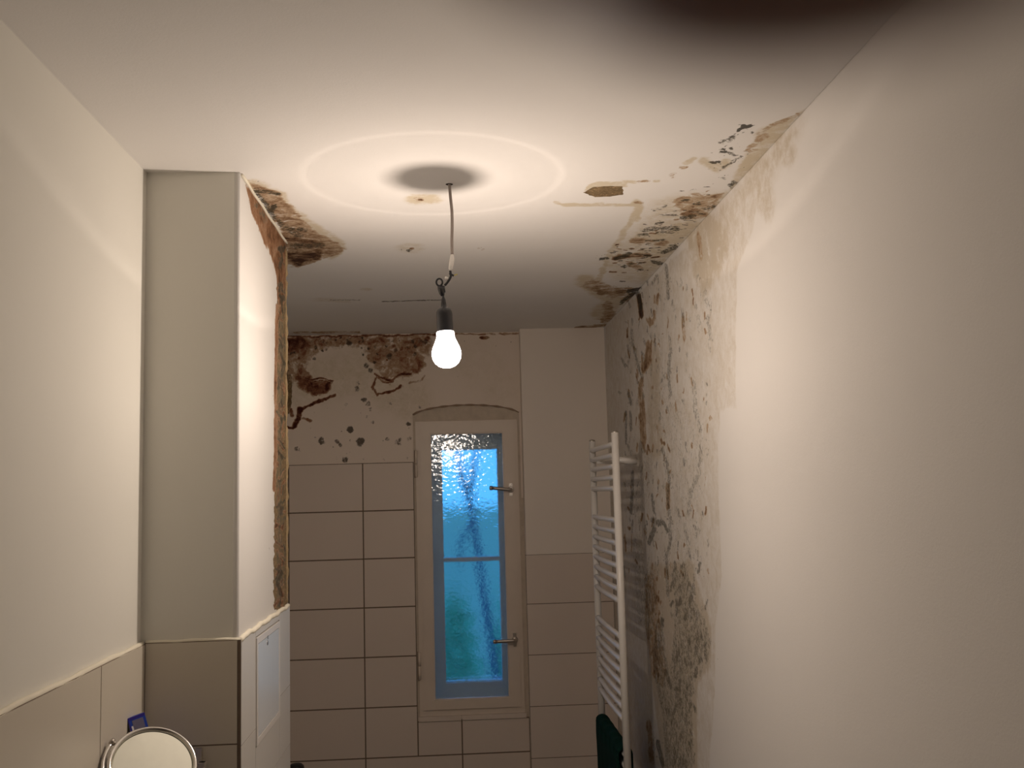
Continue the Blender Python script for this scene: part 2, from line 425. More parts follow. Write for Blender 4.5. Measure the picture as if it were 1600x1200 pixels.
# left patch behind the pier
pc.poly('rust', 0.62, [(384, 281), (398, 287), (432, 296), (452, 318), (470, 338), (494, 362), (528, 378), (541, 390), (520, 402), (498, 408), (470, 418), (446, 418), (446, 379), (420, 330)], 4)
A('rust', 0.76, 12, [(440, 375), (470, 380), (500, 385)]); A('rust', .9, 8, [(452, 398), (478, 402), (498, 400)])
A('rust', 0.95, 9, [(446, 405), (470, 408)]); A('raw', 0.72, 6, [(452, 372), (466, 366)])
A('mould', 0.7, 6, [(400, 300), (412, 318), (422, 332)]); A('mould', 0.85, 5, [(424, 330), (428, 322)])
A('mould', 0.7, 8, [(405, 298), (430, 302)], .5); A('mould', 0.62, 8, [(425, 340), (445, 355), (470, 368)], .7)
A('mould', 0.7, 6, [(468, 358), (476, 360)], .6); A('mould', 0.6, 12, [(460, 384), (500, 384)], .5)
A('damp', 0.9, 10, [(395, 290), (440, 308), (450, 330), (500, 365), (530, 385), (520, 396)])
# centre spots
A('damp', 0.95, 22, [(652, 312), (668, 311)], .38); A('rust', 0.5, 11, [(653, 312)], .45); A('rust', 0.95, 5, [(657, 312)], .4)
A('damp', 0.5, 24, [(640, 388)], .35); A('rust', 0.75, 5, [(643, 388)], .5); A('mould', 0.8, 5, [(638, 392)], .5)
A('rust', 0.42, 9, [(751, 388)], .4); A('mould', .5, 3, [(516, 469), (560, 469)], .4)
A('mould', 0.72, 1.6, [(598, 471), (640, 470), (690, 469)], .6); A('damp', 0.4, 8, [(500, 468), (540, 470)], .4)
A('damp', 0.4, 6, [(566, 452), (575, 452)], .4)
# peeled patch right of the lamp and its tide lines
pc.poly('raw', 1.0, [(911, 300), (920, 296), (929, 292), (972, 291), (975, 298), (974, 305), (950, 308), (928, 307)], 1.2)
pc.poly('damp', 0.9, [(913, 298), (920, 289), (932, 285), (980, 283), (978, 292), (972, 292), (929, 293)], 1.5)
A('damp', 0.9, 3.2, [(868, 316), (880, 320), (925, 320), (990, 321)], .8); A('damp', .9, 6, [(929, 319), (938, 319)], .5)
A('damp', .95, 7, [(992, 318), (998, 328), (994, 340)], 1.0); A('damp', .8, 5, [(990, 340), (974, 365), (962, 385), (950, 400), (935, 440), (920, 450)])
A('damp', 0.8, 4, [(975, 283), (990, 284)], .5); A('damp', .9, 4, [(1020, 283), (1026, 283)], .5)
A('rust', .5, 3, [(995, 284), (1010, 283)], .5); A('rust', .45, 7, [(1049, 276), (1058, 272)], .5); A('rust', .42, 6, [(1064, 262), (1068, 262)], .6)
A('damp', .7, 5, [(1070, 255), (1082, 248)], .6); A('rust', .5, 5, [(993, 316), (1000, 317)], .4)
# black colony and specks, right
A('mould', 1.0, 4.5, [(1155, 203), (1160, 197), (1166, 199), (1174, 196)], .8); A('mould', .6, 3, [(1150, 210), (1145, 218)])
A('mould', .62, 7, [(1126, 222), (1136, 220), (1146, 216)], .5); A('mould', 1.0, 4.2, [(1133, 233)], .8); A('mould', .9, 4, [(1144, 232)], .7)
A('mould', .75, 4, [(1126, 238), (1138, 238), (1150, 243)], .6); A('mould', .95, 6, [(1114, 254), (1120, 253)], .5)
A('mould', .6, 4, [(1128, 262), (1142, 256), (1158, 244)], .6); A('mould', .7, 4, [(1178, 208)], .5)
A('mould', .68, 4, [(1128, 278), (1134, 279)], .5); A('mould', .66, 7, [(1143, 290), (1148, 286)], .8); A('damp', .8, 10, [(1100, 252), (1120, 262), (1135, 255)], .7)
pc.poly('damp', 0.85, [(1258, 170), (1240, 180), (1210, 192), (1185, 205), (1172, 232), (1160, 252), (1150, 270), (1140, 300), (1160, 290)], 3)
A('rust', .5, 9, [(1172, 232), (1185, 220), (1192, 210)], .9); A('rust', .46, 6, [(1190, 207), (1215, 193), (1245, 180)], .6)
# middle patch along the wall
pc.poly('rust', 0.50, [(1048, 316), (1062, 306), (1092, 300), (1112, 304), (1134, 300), (1120, 322), (1100, 342), (1070, 344), (1062, 330)], 4)
pc.poly('damp', 0.50, [(1018, 312), (1060, 304), (1100, 298), (1150, 298), (1118, 330), (1060, 395), (1005, 445), (960, 438), (935, 410), (960, 380), (1000, 350), (1010, 330)], 14)
pc.poly('damp', 0.85, [(1060, 306), (1150, 298), (1118, 330), (1060, 395), (1005, 445), (990, 425), (1000, 395), (1035, 368), (1070, 345), (1046, 322)], 16)
A('rust', .78, 5, [(1068, 334), (1090, 328)], .5); A('rust', .6, 5, [(1060, 318), (1078, 315)], .5); A('mould', .72, 4, [(1070, 313), (1078, 312)], .5); A('mould', .7, 4, [(1082, 320), (1090, 320)], .5)
A('mould', .66, 4, [(1098, 327), (1118, 323)], .5); A('mould', .75, 6, [(1066, 340), (1084, 338)], .5); A('mould', .6, 4, [(1024, 328), (1034, 326), (1042, 320)], .5)
A('mould', .62, 3, [(1030, 336), (1060, 336)], .5)
A('mould', .66, 8, [(1008, 360), (1026, 356), (1056, 357)], .5); A('mould', .68, 6, [(998, 367), (1012, 366)], .5); A('mould', .6, 5, [(1030, 363), (1050, 362)], .5)
A('mould', .66, 4, [(1022, 376), (1034, 375)], .5); A('rust', .55, 9, [(990, 376), (1040, 380)], .5)
A('rust', .7, 7, [(970, 400), (1010, 398)], .5); A('rust', .85, 7, [(962, 404), (980, 400)], .5); A('mould', .75, 5, [(964, 404), (984, 396)], .6); A('rust', .6, 8, [(985, 414), (998, 418)], .7)
A('mould', .75, 6, [(1020, 409), (1032, 412)], .6); A('mould', .8, 3, [(975, 415), (976, 417)], .8); A('mould', .75, 5, [(940, 404), (948, 403)], .5)
A('mould', .7, 8, [(1038, 394), (1055, 385)], .6)
A('damp', .95, 12, [(1000, 372), (1040, 372), (1062, 356)], .8); A('damp', .8, 10, [(985, 400), (1015, 395), (1030, 385)], .7); A('damp', .9, 9, [(1075, 322), (1100, 312)], .7)
for i in range(110):
    t = rnd.random(); x = 965+150*t+rnd.gauss(0, 14); y = 415-105*t+rnd.gauss(0, 12)
    A('mould' if rnd.random() < .6 else 'rust', rnd.uniform(.5, .85), rnd.uniform(.9, 2.6), [(x, y), (x+rnd.uniform(2, 10), y-rnd.uniform(-1, 1.5))], .6)
for i in range(30):
    x = rnd.uniform(1108, 1180); A('mould', rnd.uniform(.5, .9), rnd.uniform(.8, 1.9), [(x, 245-(x-1140)*.45+rnd.gauss(0, 16))], .7)
# far corner
A('rust', .52, 16, [(925, 446), (955, 458), (980, 456), (985, 466)], .6); A('damp', .9, 18, [(915, 440), (960, 470), (940, 490)], .6)
A('rust', .68, 7, [(940, 458), (975, 455)], .5); A('rust', .7, 5, [(933, 448), (936, 455)], .8); A('mould', .95, 5, [(982, 455), (996, 452), (1004, 450)], .6)
A('mould', .8, 4, [(970, 473), (984, 463), (992, 458)], .7); A('rust', .55, 10, [(948, 478), (955, 490), (945, 500)], .8)
A('rust', .5, 3, [(450, 520), (560, 519)], .7); A('rust', .6, 4, [(900, 512), (945, 508)], .6)
# ---- right wall stains
pr = Paint(lambda x, y: atX(x, y, XR), (1, 2))
A = pr.add
pr.poly('damp', 0.42, [(946, 512), (1000, 455), (1060, 395), (1120, 330), (1190, 275), (1176, 360), (1152, 420), (1150, 510), (1150, 636), (1126, 642), (1122, 700), (1124, 800), (1128, 900), (1118, 980), (1118, 1060), (1108, 1210), (946, 1210)], 3)
pr.poly('damp', 0.55, [(1100, 345), (1200, 236), (1250, 182), (1262, 186), (1230, 240), (1210, 280), (1190, 300), (1160, 330), (1150, 380), (1130, 420), (1090, 430), (1060, 420)], 12)
A('damp', .6, 14, [(1222, 225), (1230, 240)], 1.6); A('damp', .6, 16, [(1180, 262), (1190, 290), (1196, 320)], 1.5)
A('damp', .9, 22, [(1090, 360), (1120, 380), (1100, 420)], 2); A('damp', .8, 12, [(1022, 560), (1022, 640), (1025, 700)], 2)
# streaks
A('mould', 1, 3.6, [(994, 453), (998, 465), (1001, 480)], 1.6); A('rust', .95, 4, [(998, 465), (1002, 492)], 1.5)
A('mould', .75, 3.0, [(1041, 415), (1043, 440), (1044, 464)], 1.8); A('rust', .6, 3, [(1028, 462), (1027, 474)], 1.5); A('rust', .6, 3, [(1023, 488), (1022, 500)], 1.5)
A('mould', .66, 3, [(1027, 432), (1020, 442)], 1.5); A('rust', .55, 5, [(1014, 500), (1018, 506)]); A('rust', .5, 4, [(1092, 370), (1094, 385), (1096, 400)], 2)
A('rust', .5, 3.5, [(1067, 500), (1070, 528)], 2); A('mould', .62, 3, [(1066, 484), (1069, 510)], 2); A('mould', .66, 4, [(1105, 498), (1109, 520), (1111, 528)], 1.5)
A('mould', .55, 5, [(1090, 495), (1094, 515)], 1.8); A('mould', .48, 6, [(1102, 460), (1108, 480)], 1.8)
A('mould', .72, 3, [(1048, 545), (1045, 570), (1044, 590), (1048, 615)], 2); A('mould', .6, 3, [(1046, 528), (1047, 545)], 2)
A('rust', .68, 6, [(1014, 540), (1012, 565), (1006, 575)], 1.8); A('rust', .64, 5, [(1002, 598), (1001, 620), (1004, 640)], 2)
A('mould', .74, 2.4, [(987, 515), (988, 535), (994, 560), (1000, 582), (1004, 590)], 1.8); A('mould', .66, 2, [(1023, 525), (1024, 545)], 2)
A('mould', .7, 3, [(972, 560), (977, 570)], 1.3); A('mould', .8, 3, [(968, 613)], 1.2); A('mould', .82, 3, [(982, 616), (986, 630)], 1.6)
A('mould', .8, 2.2, [(978, 645), (978, 690)], 2); A('mould', .8, 2.2, [(985, 645), (986, 670)], 2); A('rust', .62, 6, [(1003, 650), (1006, 690)], 2)
A('mould', .6, 4, [(1084, 600), (1086, 640), (1094, 670)], 2)
A('mould', .74, 2.6, [(1034, 702), (1042, 722), (1046, 745), (1043, 770), (1045, 800)], 1.8); A('rust', .55, 4, [(1043, 760), (1044, 790)], 2)
A('mould', .86, 5, [(1020, 814), (1030, 820)], 1.2); A('mould', .9, 4, [(1034, 816), (1044, 828)], 1.1); A('mould', .9, 4, [(1022, 828), (1014, 848)], 1.4)
A('mould', .74, 3, [(1047, 810), (1047, 850), (1041, 870), (1044, 930)], 2); A('mould', .8, 3, [(1019, 776), (1022, 800)], 2); A('mould', .74, 3, [(1076, 856), (1078, 870)], 1.5)
A('mould', .64, 4, [(1095, 700), (1092, 740), (1080, 770), (1076, 800)], 2); A('mould', .7, 3, [(1060, 800), (1062, 806)], 1.5); A('mould', .6, 4, [(1070, 820), (1076, 850)], 2)
A('mould', .82, 3, [(988, 740), (988, 770), (986, 800)], 2)
for i in range(480):
    y = rnd.uniform(430, 900); x = rnd.uniform(975, 1112)
    if x > 1050 and rnd.random() < .45: continue
    A('mould' if rnd.random() < .75 else 'rust', rnd.uniform(.42, .74), rnd.uniform(.9, 2.1), [(x, y), (x+rnd.uniform(-2, 3), y+rnd.uniform(2, 13))], 1.8)
A('mould', .40, 26, [(1030, 640), (1080, 700), (1070, 780), (1070, 860)], 2.2)
# lower colonies
pr.poly('mould', 0.66, [(1048, 890), (1072, 880), (1082, 930), (1100, 960), (1112, 1000), (1108, 1035), (1086, 1045), (1082, 1100), (1084, 1210), (1040, 1210), (1035, 1120), (1022, 1060), (1020, 1010), (1026, 960), (1036, 1000), (1046, 1050), (1052, 990), (1054, 940)], 5)
pr.poly('damp', 0.95, [(1046, 880), (1080, 870), (1112, 980), (1112, 1040), (1090, 1070), (1090, 1210), (1036, 1210), (1018, 1060), (1006, 960), (1016, 880)], 8)
pr.poly('rust', 0.48, [(1006, 900), (1024, 890), (1030, 960), (1036, 1010), (1042, 1050), (1036, 1075), (1020, 1060), (1010, 1000)], 4)
A('mould', .60, 9, [(1014, 900), (1018, 940), (1014, 985)], 2); A('mould', .66, 7, [(1030, 985), (1038, 1040)], 2.4)
A('mould', .66, 12, [(1054, 1050), (1060, 1130), (1062, 1200)], 2.4); A('mould', .62, 8, [(1090, 980), (1100, 1020)], 2.0)
A('rust', .6, 6, [(1022, 1000), (1024, 1035)], 2.2); A('mould', .92, 4, [(1028, 1160), (1036, 1195)], 1.5); A('rust', .55, 5, [(1014, 1130), (1018, 1190)], 2)
A('mould', .9, 3.5, [(1040, 1048), (1048, 1072)], 1.4); A('mould', .85, 3, [(1060, 1015), (1056, 1030)], 1.6)
A('mould', .55, 12, [(996, 850), (1000, 900), (1004, 960)], 2); A('mould', .45, 12, [(1010, 720), (1000, 780)], 2)
for i in range(230):
    y = rnd.uniform(880, 1200); c = 1066 if y < 1050 else 1060; x = rnd.gauss(c, 20 if y < 1060 else 11)
    if abs(x-(1038 if y < 960 else 1045)) < 8 and y < 1050: continue
    if x < 1028+max(0, (y-1060))*.05 or x > 1110: x = rnd.uniform(1008, 1028)
    A('mould', rnd.uniform(.55, .9), rnd.uniform(1.2, 3.6), [(x, y), (x+rnd.uniform(-3, 3), y+rnd.uniform(2, 14))], 1.8)
for i in range(50):
    y = rnd.uniform(900, 1060); A('rust', rnd.uniform(.5, .7), rnd.uniform(1.5, 3.5), [(rnd.uniform(1008, 1030)+(y-900)*.06, y)], 2)
# ---- back wall stains
pb = Paint(lambda x, y: atY(x, y, YB), (0, 2))
A = pb.add
pb.poly('rust', 0.50, [(445, 520), (690, 518), (676, 545), (664, 575), (640, 592), (600, 600), (588, 585), (576, 560), (560, 545), (520, 545), (490, 560), (470, 600), (445, 600)], 12)
A('rust', .70, 20, [(452, 545), (470, 540)]); A('rust', .60, 14, [(500, 535), (560, 532)], .6)
A('rust', .86, 14, [(476, 600), (492, 608), (505, 604)], .8); A('rust', .84, 7, [(465, 590), (500, 610), (512, 600)], .7)
A('rust', .92, 2.6, [(524, 617), (505, 624), (490, 630), (476, 636), (468, 645), (466, 660), (458, 668), (448, 669)]); A('rust', 1.0, 4.5, [(470, 640), (467, 655), (462, 664)])
A('rust', .75, 3.5, [(458, 650), (455, 640)]); A('rust', .66, 5, [(476, 655), (485, 658)], .6)
A('rust', .60, 14, [(585, 555), (640, 545)]); A('rust', .66, 16, [(620, 565), (650, 570)], .9); A('rust', .72, 10, [(635, 540), (655, 535)], .9)
A('rust', .70, 12, [(575, 535), (600, 531)], .5)
A('rust', .84, 2.2, [(586, 583), (594, 590), (612, 594), (626, 586), (642, 584)]); A('rust', .75, 1.8, [(588, 590), (600, 598), (614, 597)])
A('rust', .78, 2.2, [(583, 605), (590, 618)]); A('rust', .75, 1.8, [(586, 592), (583, 608)]); A('rust', .82, 2.2, [(592, 615), (608, 614), (618, 609), (627, 603)]); A('rust', .5, 2, [(640, 600), (655, 594), (663, 586)])
A('rust', .85, 3, [(446, 526), (560, 525), (680, 523)], .6); A('rust', .60, 2, [(680, 523), (810, 521)], .8); A('rust', .80, 5, [(753, 528), (760, 527)], .6)
for x, y, r, a in ((546, 670, 6.5, .95), (502, 688, 6.5, .85), (527, 690, 5, .8), (532, 695, 3.5, .85), (563, 690, 7, .9), (540, 717, 6, .8), (527, 714, 3, .6), (461, 700, 4, .8), (605, 687, 4.5, .72),
                   (622, 690, 7, .66), (638, 662, 4.5, .8), (608, 610, 4, .3), (557, 607, 5, .66), (560, 600, 5, .6), (568, 625, 5, .72), (574, 632, 5, .72), (578, 640, 4, .66), (573, 572, 5, .8), (580, 578, 5, .75),
                   (546, 537, 6, .8), (608, 555, 6, .8), (618, 548, 5, .7), (648, 542, 4, .8), (568, 555, 2.6, .9), (565, 543, 2.6, .7), (611, 531, 5, .6), (504, 535, 4, .6), (491, 560, 4, .6), (583, 661, 4, .6), (574, 653, 2.5, .6),
                   (610, 630, 4, .55), (541, 633, 3.5, .55), (655, 634, 4, .5), (640, 685, 5, .55), (637, 716, 3.5, .5), (568, 715, 3, .5), (600, 717, 2.5, .6), (540, 725, 2.5, .5), (640, 600, 4, .35), (660, 610, 5, .35), (536, 590, 3, .5), (620, 635, 2, .5)):
    A('mould', a, r, [(x, y)])
A('rust', .88, 13, [(452, 540), (468, 536)]); A('rust', .72, 9, [(470, 575), (480, 590)])
for i in range(70):
    x = rnd.uniform(450, 672); A('mould' if rnd.random() < .5 else 'rust', rnd.uniform(.55, .9), rnd.uniform(1.2, 4.5), [(x, 528+abs(rnd.gauss(0, 20 if x < 500 or x > 575 else 9)))])
for i in range(7):
    A('rust', .88, 1.5, [(470+i*3, 588+i*4), (488+i, 594+i*4), (504-i, 590+i*4), (520-i*2, 594+i*3)])
for i in range(45):
    A('mould', rnd.uniform(.4, .62), rnd.uniform(1.2, 2.2), [(rnd.uniform(450, 800), rnd.uniform(528, 722))])
A('damp', .45, 40, [(470, 600), (560, 580), (640, 620)]); A('damp', .25, 40, [(740, 560), (780, 600)])
A('raw', .6, 5, [(450, 560), (452, 640)], 2)
# ---- pier side stains
pp = Paint(lambda x, y: atX(x, y, PX), (1, 2))
A = pp.add
pp.poly('rust', 0.74, [(383, 286), (400, 305), (425, 345), (447, 378), (447, 470), (433, 470), (432, 430), (424, 400), (412, 380), (404, 362), (394, 335), (388, 310)], 4)
A('rust', .86, 5, [(434, 400), (438, 430), (440, 470)], 2)
pp.poly('raw', 1.0, [(447, 385), (436, 400), (434, 440), (435, 500), (434, 560), (432, 640), (433, 700), (430, 760), (429, 850), (430, 955), (450, 955), (450, 385)], 2)
A('mould', .58, 5, [(440, 500), (438, 650), (436, 780), (436, 930)], 3); A('rust', .72, 3, [(433, 480), (431, 600), (431, 700), (428, 760)], 3)
A('mould', .6, 5, [(402, 322), (415, 345)], 1)
for i in range(150):
    y = rnd.uniform(385, 950); xe = 434 if y < 640 else (432 if y < 740 else 429.5)
    A('raw', 1.0, rnd.uniform(.8, 1.8), [(xe+rnd.uniform(-1.5, 1), y), (xe, y+rnd.uniform(2, 8))], 2)
    A('mould' if rnd.random() < .55 else 'rust', rnd.uniform(.6, .95), rnd.uniform(.8, 2.2), [(rnd.uniform(xe, 446), y), (rnd.uniform(xe, 446), y+rnd.uniform(3, 16))], 2)
#ENDSTAINS

M['ceiling_paint'] = stained('ceiling_paint_stained', (0.82, 0.795, 0.765), ms=110, rs=26, kr=1.5, km=2.1, mk=.9, moldc=(.034,.029,.018))
M['wall_right_paint'] = stained('right_wall_paint_mouldy', (0.765, 0.735, 0.70), dampc=(0.54, 0.46, 0.35), ms=95, km=2.2, rs=24, kr=1.4, mk=.72, soft=.25)
M['wall_back_paint'] = stained('back_wall_paint_stained', (0.84, 0.735, 0.64), tan=(.50,.36,.24), rust=(0.25, 0.11, 0.06), deep=(0.06, 0.012, 0.008), km=1.6, kr=1.3, ms=80, rs=26, mk=.88, soft=.12, moldc=(.045,.032,.022))
M['pier_paint'] = stained('pier_paint_stained', (0.66, 0.64, 0.61), kr=1.3, rs=26, tan=(0.38, 0.245, 0.155), rust=(0.24, 0.12, 0.06), deep=(0.08, 0.04, 0.02))

# ceiling
ceiling = grid_surface('ceiling', dense(-0.82, -0.46, 0.70, 0.71, 0.0035), dense(Y0-0.05, 1.6, YB+0.02, YB+0.06, 0.004),
                       T3(lambda U, V: np.stack([U, V, np.full_like(U, H)], -1)), 'ceiling_paint', pc, flip=True, solid=0.12)
tag(ceiling, 'white plaster ceiling with brown water stains and black mould along both sides', kind='structure')
# right wall
wr_ = grid_surface('wall_right', dense(Y0-0.05, 1.7, YB+0.02, YB+0.05, 0.0045), dense(0.0, 0.80, H, H, 0.004),
                   T3(lambda U, V: np.stack([np.full_like(U, XR), U, V], -1)), 'wall_right_paint', pr, flip=True, solid=0.10)
wr_.modifiers['thickness'].offset = -1
tag(wr_, 'cream right wall with a broad band of grey-green mould', kind='structure')
# back wall with the arched window recess
def arch(x): return 2.084 + 0.054*np.sqrt(np.clip(1-((x-(WX0+WX1)/2)/((WX1-WX0)/2+0.01))**2, 0, 1))
us = dense(-0.80, -0.80, 0.34, 0.34, 0.003)
e = 0.0005
us = np.sort(np.concatenate([us[(np.abs(us-WX0) > .003) & (np.abs(us-WX1) > .003)], [WX0-e, WX0, WX1, WX1+e]]))
vs = np.linspace(0, 1, 230)
def warp(U, V):
    inside = (U >= WX0-1e-6) & (U <= WX1+1e-6)
    lo = np.where(inside, arch(U), 1.72)
    return lo + (H-lo)*V
wb_ = grid_surface('wall_back', us, vs, T3(lambda U, V: np.stack([U, np.full_like(U, YB), V], -1)), 'wall_back_paint', pb,
                   warp=warp, solid=0.0)
tag(wb_, 'stained plaster strip of the back wall above the tiles', kind='structure')
# masonry behind it: left, right and below the window
bm = bmesh.new()
box(bm, -0.80, WX0, YB+0.012, YB+0.25, 0, H); box(bm, WX1, 0.80, YB+0.012, YB+0.25, 0, H)
box(bm, WX0, WX1, YB+0.012, YB+0.25, 0, WZ0); box(bm, WX0, WX1, YB+0.10, YB+0.25, 2.09, H); box(bm, WX0, WX1, YB+0.012, YB+0.11, 2.142, H)
bm_obj('masonry', bm, 'rough_plaster', wb_)
bm = bmesh.new(); box(bm, WX0-.02, WX1+.02, YB+0.006, YB+0.10, 2.066, 2.142)
bm_obj('plaster_infill', bm, 'rough_plaster', wb_)
bm = bmesh.new(); box(bm, WX0-.015, -0.1515, YB+.0015, YB+.22, WZ0-.03, 2.12); box(bm, .2975, WX1+.015, YB+.0015, YB+.22, WZ0-.03, 2.12)
bm_obj('jamb_filler', bm, 'rough_plaster', wb_)
# reveal edge (arched lip)
bm = bmesh.new()
pts = [(x, YB-0.001, float(arch(np.array(x)))-0.002) for x in np.linspace(WX0, WX1, 30)]
tube(bm, pts, [0.0035+0.0015*math.sin(i*1.7) for i in range(30)], 8)
bm_obj('arch_lip', bm, simple('arch_lip_paint', (0.34, 0.24, 0.17), 0.8, var=.3, vscale=60), wb_, True)

# left wall (two planes), wall behind camera, floor
bm = bmesh.new(); box(bm, XL-0.15, XL, Y0, PY1-0.01, 0, H); box(bm, -0.95, -0.78, PY1-0.02, YB+0.02, 0, H)
wl_ = bm_obj('wall_left', bm, 'plaster'); tag(wl_, 'cream left wall above a low tile band', kind='structure')
bm = bmesh.new(); box(bm, -0.85, 0.80, Y0-0.12, Y0, 0, H)
tag(bm_obj('wall_rear', bm, 'rear'), 'plain wall behind the viewer', kind='structure')
bm = bmesh.new(); box(bm, -0.95, 0.80, Y0-0.12, YB+0.25, -0.1, 0)
tag(bm_obj('floor', bm, 'floor'), 'tiled bathroom floor', kind='structure')

def tiles(name, rects, plane, t, m, parent, gap=0.003, depth=0.010):
    """rects (a0,a1,z0,z1) on a plane: plane = ('x', X, sign) or ('y', Y, sign); tile bodies in front, grout behind"""
    bm = bmesh.new(); bg = bmesh.new()
    ax, P, s = plane
    for a0, a1, z0, z1 in rects:
        f0, f1 = sorted((P, P+s*depth)); g0, g1 = sorted((P, P+s*(depth-0.0012)))
        if ax == 'x':
            box(bm, f0, f1, a0+gap/2, a1-gap/2, z0+gap/2, z1-gap/2); box(bg, g0, g1, a0, a1, z0, z1)
        else:
            box(bm, a0+gap/2, a1-gap/2, f0, f1, z0+gap/2, z1-gap/2); box(bg, a0, a1, g0, g1, z0, z1)
    o = bm_obj(name, bm, m, parent, bevel=0.0008, seg=1)
    bm_obj('grout', bg, 'grout', o)
    return o
# left wall tiles (top 1.455)
rows = [(1.245, 1.457), (1.035, 1.245), (0.825, 1.035), (0.615, 0.825), (0.405, 0.615), (0.195, 0.405), (0, 0.195)]
rows_big = [(0.93, 1.457), (0.40, 0.93), (0, 0.40)]
cols = [(1.877, PY0), (1.27, 1.877), (0.66, 1.27), (0.05, 0.66), (-0.56, 0.05), (Y0, -0.56)]
tiles('tile_cladding', [(a, b, c, d) for a, b in cols for c, d in rows_big], ('x', XL, 1), 0, 'tile', wl_, depth=0.011)
# tile ledge fillet on the left wall
def fillet(pts, r, parent, name='grout_edge'):
    bm = bmesh.new(); tube(bm, pts, r, 8); return bm_obj(name, bm, 'grout_light', parent, True)
jit = lambda k: 0.0012*math.sin(k*2.3)+0.0008*math.sin(k*5.1)
fillet([(XL+0.004, y, 1.457+jit(y*9)) for y in np.linspace(Y0+0.02, PY0-0.002, 60)], 0.006, wl_)

# left pier
bm = bmesh.new(); box(bm, XL-0.02, PX-0.012, PY0, PY1, 0, H)
pier = bm_obj('wall_shaft', bm, 'plaster'); tag(pier, 'boxed-in pipe shaft in the left corner, smooth grey-shaded front', kind='structure')
side = grid_surface('side_face', dense(PY0, PY0, PY1, PY1, 0.003), dense(0, 1.25, H, H, 0.003),
                    T3(lambda U, V: np.stack([np.full_like(U, PX), U, V], -1)), 'pier_paint', pp, parent=pier, solid=0.012)
tag(side, 'bright side face with peeling brown edge')
tiles('front_tile_cladding', [(XL+0.011, PX, c, d) for c, d in [(1.25, 1.459), (1.04, 1.25), (0.83, 1.04), (0.62, 0.83), (0.41, .62), (0.2, 0.41), (0, 0.2)]], ('y', PY0, -1), 0, 'tile', pier, depth=0.008)
hy0, hy1, hz0, hz1 = 2.285, 2.590, 1.205, 1.442
sr = [(PY0-0.008, hy0, 1.245, 1.459), (hy1, PY1+0.005, 1.252, 1.459), (hy0, hy1, hz1, 1.459), (hy0, hy1, 1.10, hz0), (PY0-0.008, hy0, 1.10, 1.245), (hy1, PY1+0.005, 1.10, 1.252)]
sr += [(PY0-0.008, 2.45, 0.85, 1.10), (2.45, PY1+0.005, 0.85, 1.10), (PY0-0.008, 2.45, 0.6, 0.85), (2.45, PY1+0.005, 0.6, 0.85), (PY0-0.008, 2.45, 0.3, 0.6), (2.45, PY1+0.005, 0.3, 0.6), (PY0-0.008, 2.45, 0, 0.3), (2.45, PY1+0.005, 0, 0.3)]
tiles('side_tile_cladding', sr, ('x', PX, 1), 0, 'tile_side', pier, depth=0.007, gap=0.0022)
fillet([(x, PY0-0.003, 1.460+jit(x*20)*.6) for x in np.linspace(XL+0.012, PX+0.004, 20)], 0.004, pier)
fillet([(PX+0.003, y, 1.460+jit(y*20)*1.3) for y in np.linspace(PY0-0.004, PY1, 40)], 0.006, pier)
# caulk line where the pier meets the ceiling
bm = bmesh.new(); tube(bm, [(PX+0.002+0.001*math.sin(k), PY0+0.01+(PY1-PY0-0.01)*k/20, H-0.003) for k in range(21)], 0.0035, 8)
tag(bm_obj('trim_1', bm, 'grout_light', None, True), 'pale filler bead between shaft and ceiling', kind='structure')
# ragged plaster edge on the far corner of the pier
bm = bmesh.new(); r2 = random.Random(3)
zs = np.linspace(1.47, 2.44, 70)
tube(bm, [(PX-0.002+r2.uniform(-.002, .002), PY1-0.002+r2.uniform(-.004, .003), z) for z in zs], [r2.uniform(0.004, 0.008) for z in zs], 8)
bm_obj('broken_edge', bm, simple('broken_plaster', (0.30, 0.22, 0.12), .95, var=.5, vscale=70, bstr=.8, bscale=90), pier, True)
# wall end behind the pier closing to the back part
bm = bmesh.new(); box(bm, -0.80, XL, PY1-0.02, PY1, 0, H); bm_obj('shaft_return', bm, 'plaster', pier)

# back pier
bm = bmesh.new(); box(bm, BX, XR+0.02, BY, YB+0.02, 0, H)
bp_ = bm_obj('wall_pillar', bm, simple('pillar_paint', (0.86, 0.78, 0.70), .8, var=.03, vscale=2, bstr=.15, bscale=90)); tag(bp_, 'plain pillar in the right back corner', kind='structure')
tiles('tile_cladding', [(BX-0.004, XR-0.001, c, d) for c, d in [(1.268, 1.476), (1.055, 1.268), (0.842, 1.055), (0.63, 0.842), (0.42, 0.63), (0.21, 0.42), (0, 0.21)]], ('y', BY, -1), 0, 'tile_back', bp_, depth=0.004)

# back wall tiles
br = []
zz = [1.889, 1.681, 1.475, 1.267, 1.058, 0.848, 0.640, 0.43, 0.22, 0.0]
for a, b in zip(zz, zz[1:]):
    if a > 0.9: cs = [(-0.78, -0.704), (-0.704, -0.384), (-0.384, WX0)]
    elif a > 0.8: cs = [(-0.78, -0.704), (-0.704, -0.384)]
    else: cs = [(-0.78, -0.704), (-0.704, -0.384), (-0.384, 0.026), (0.026, BX)]
    for c, d in cs: br.append((c, d, b, a))
br += [(-0.384, WX0, 0.64, 0.848), (WX0, 0.026, 0.64, 0.782), (0.026, BX, 0.64, 0.782)]
tiles('tile_cladding', br, ('y', YB+0.012, -1), 0, 'tile_back', wb_, gap=0.0055, depth=0.018)
# sill tiles under the window
bm = bmesh.new(); box(bm, WX0+0.004, 0.024, YB-0.012, YB+0.03, 0.782, 0.802); box(bm, 0.027, WX1-0.004, YB-0.012, YB+0.03, 0.782, 0.802)
bm_obj('window_sill', bm, 'tile_back', wb_, bevel=0.001)

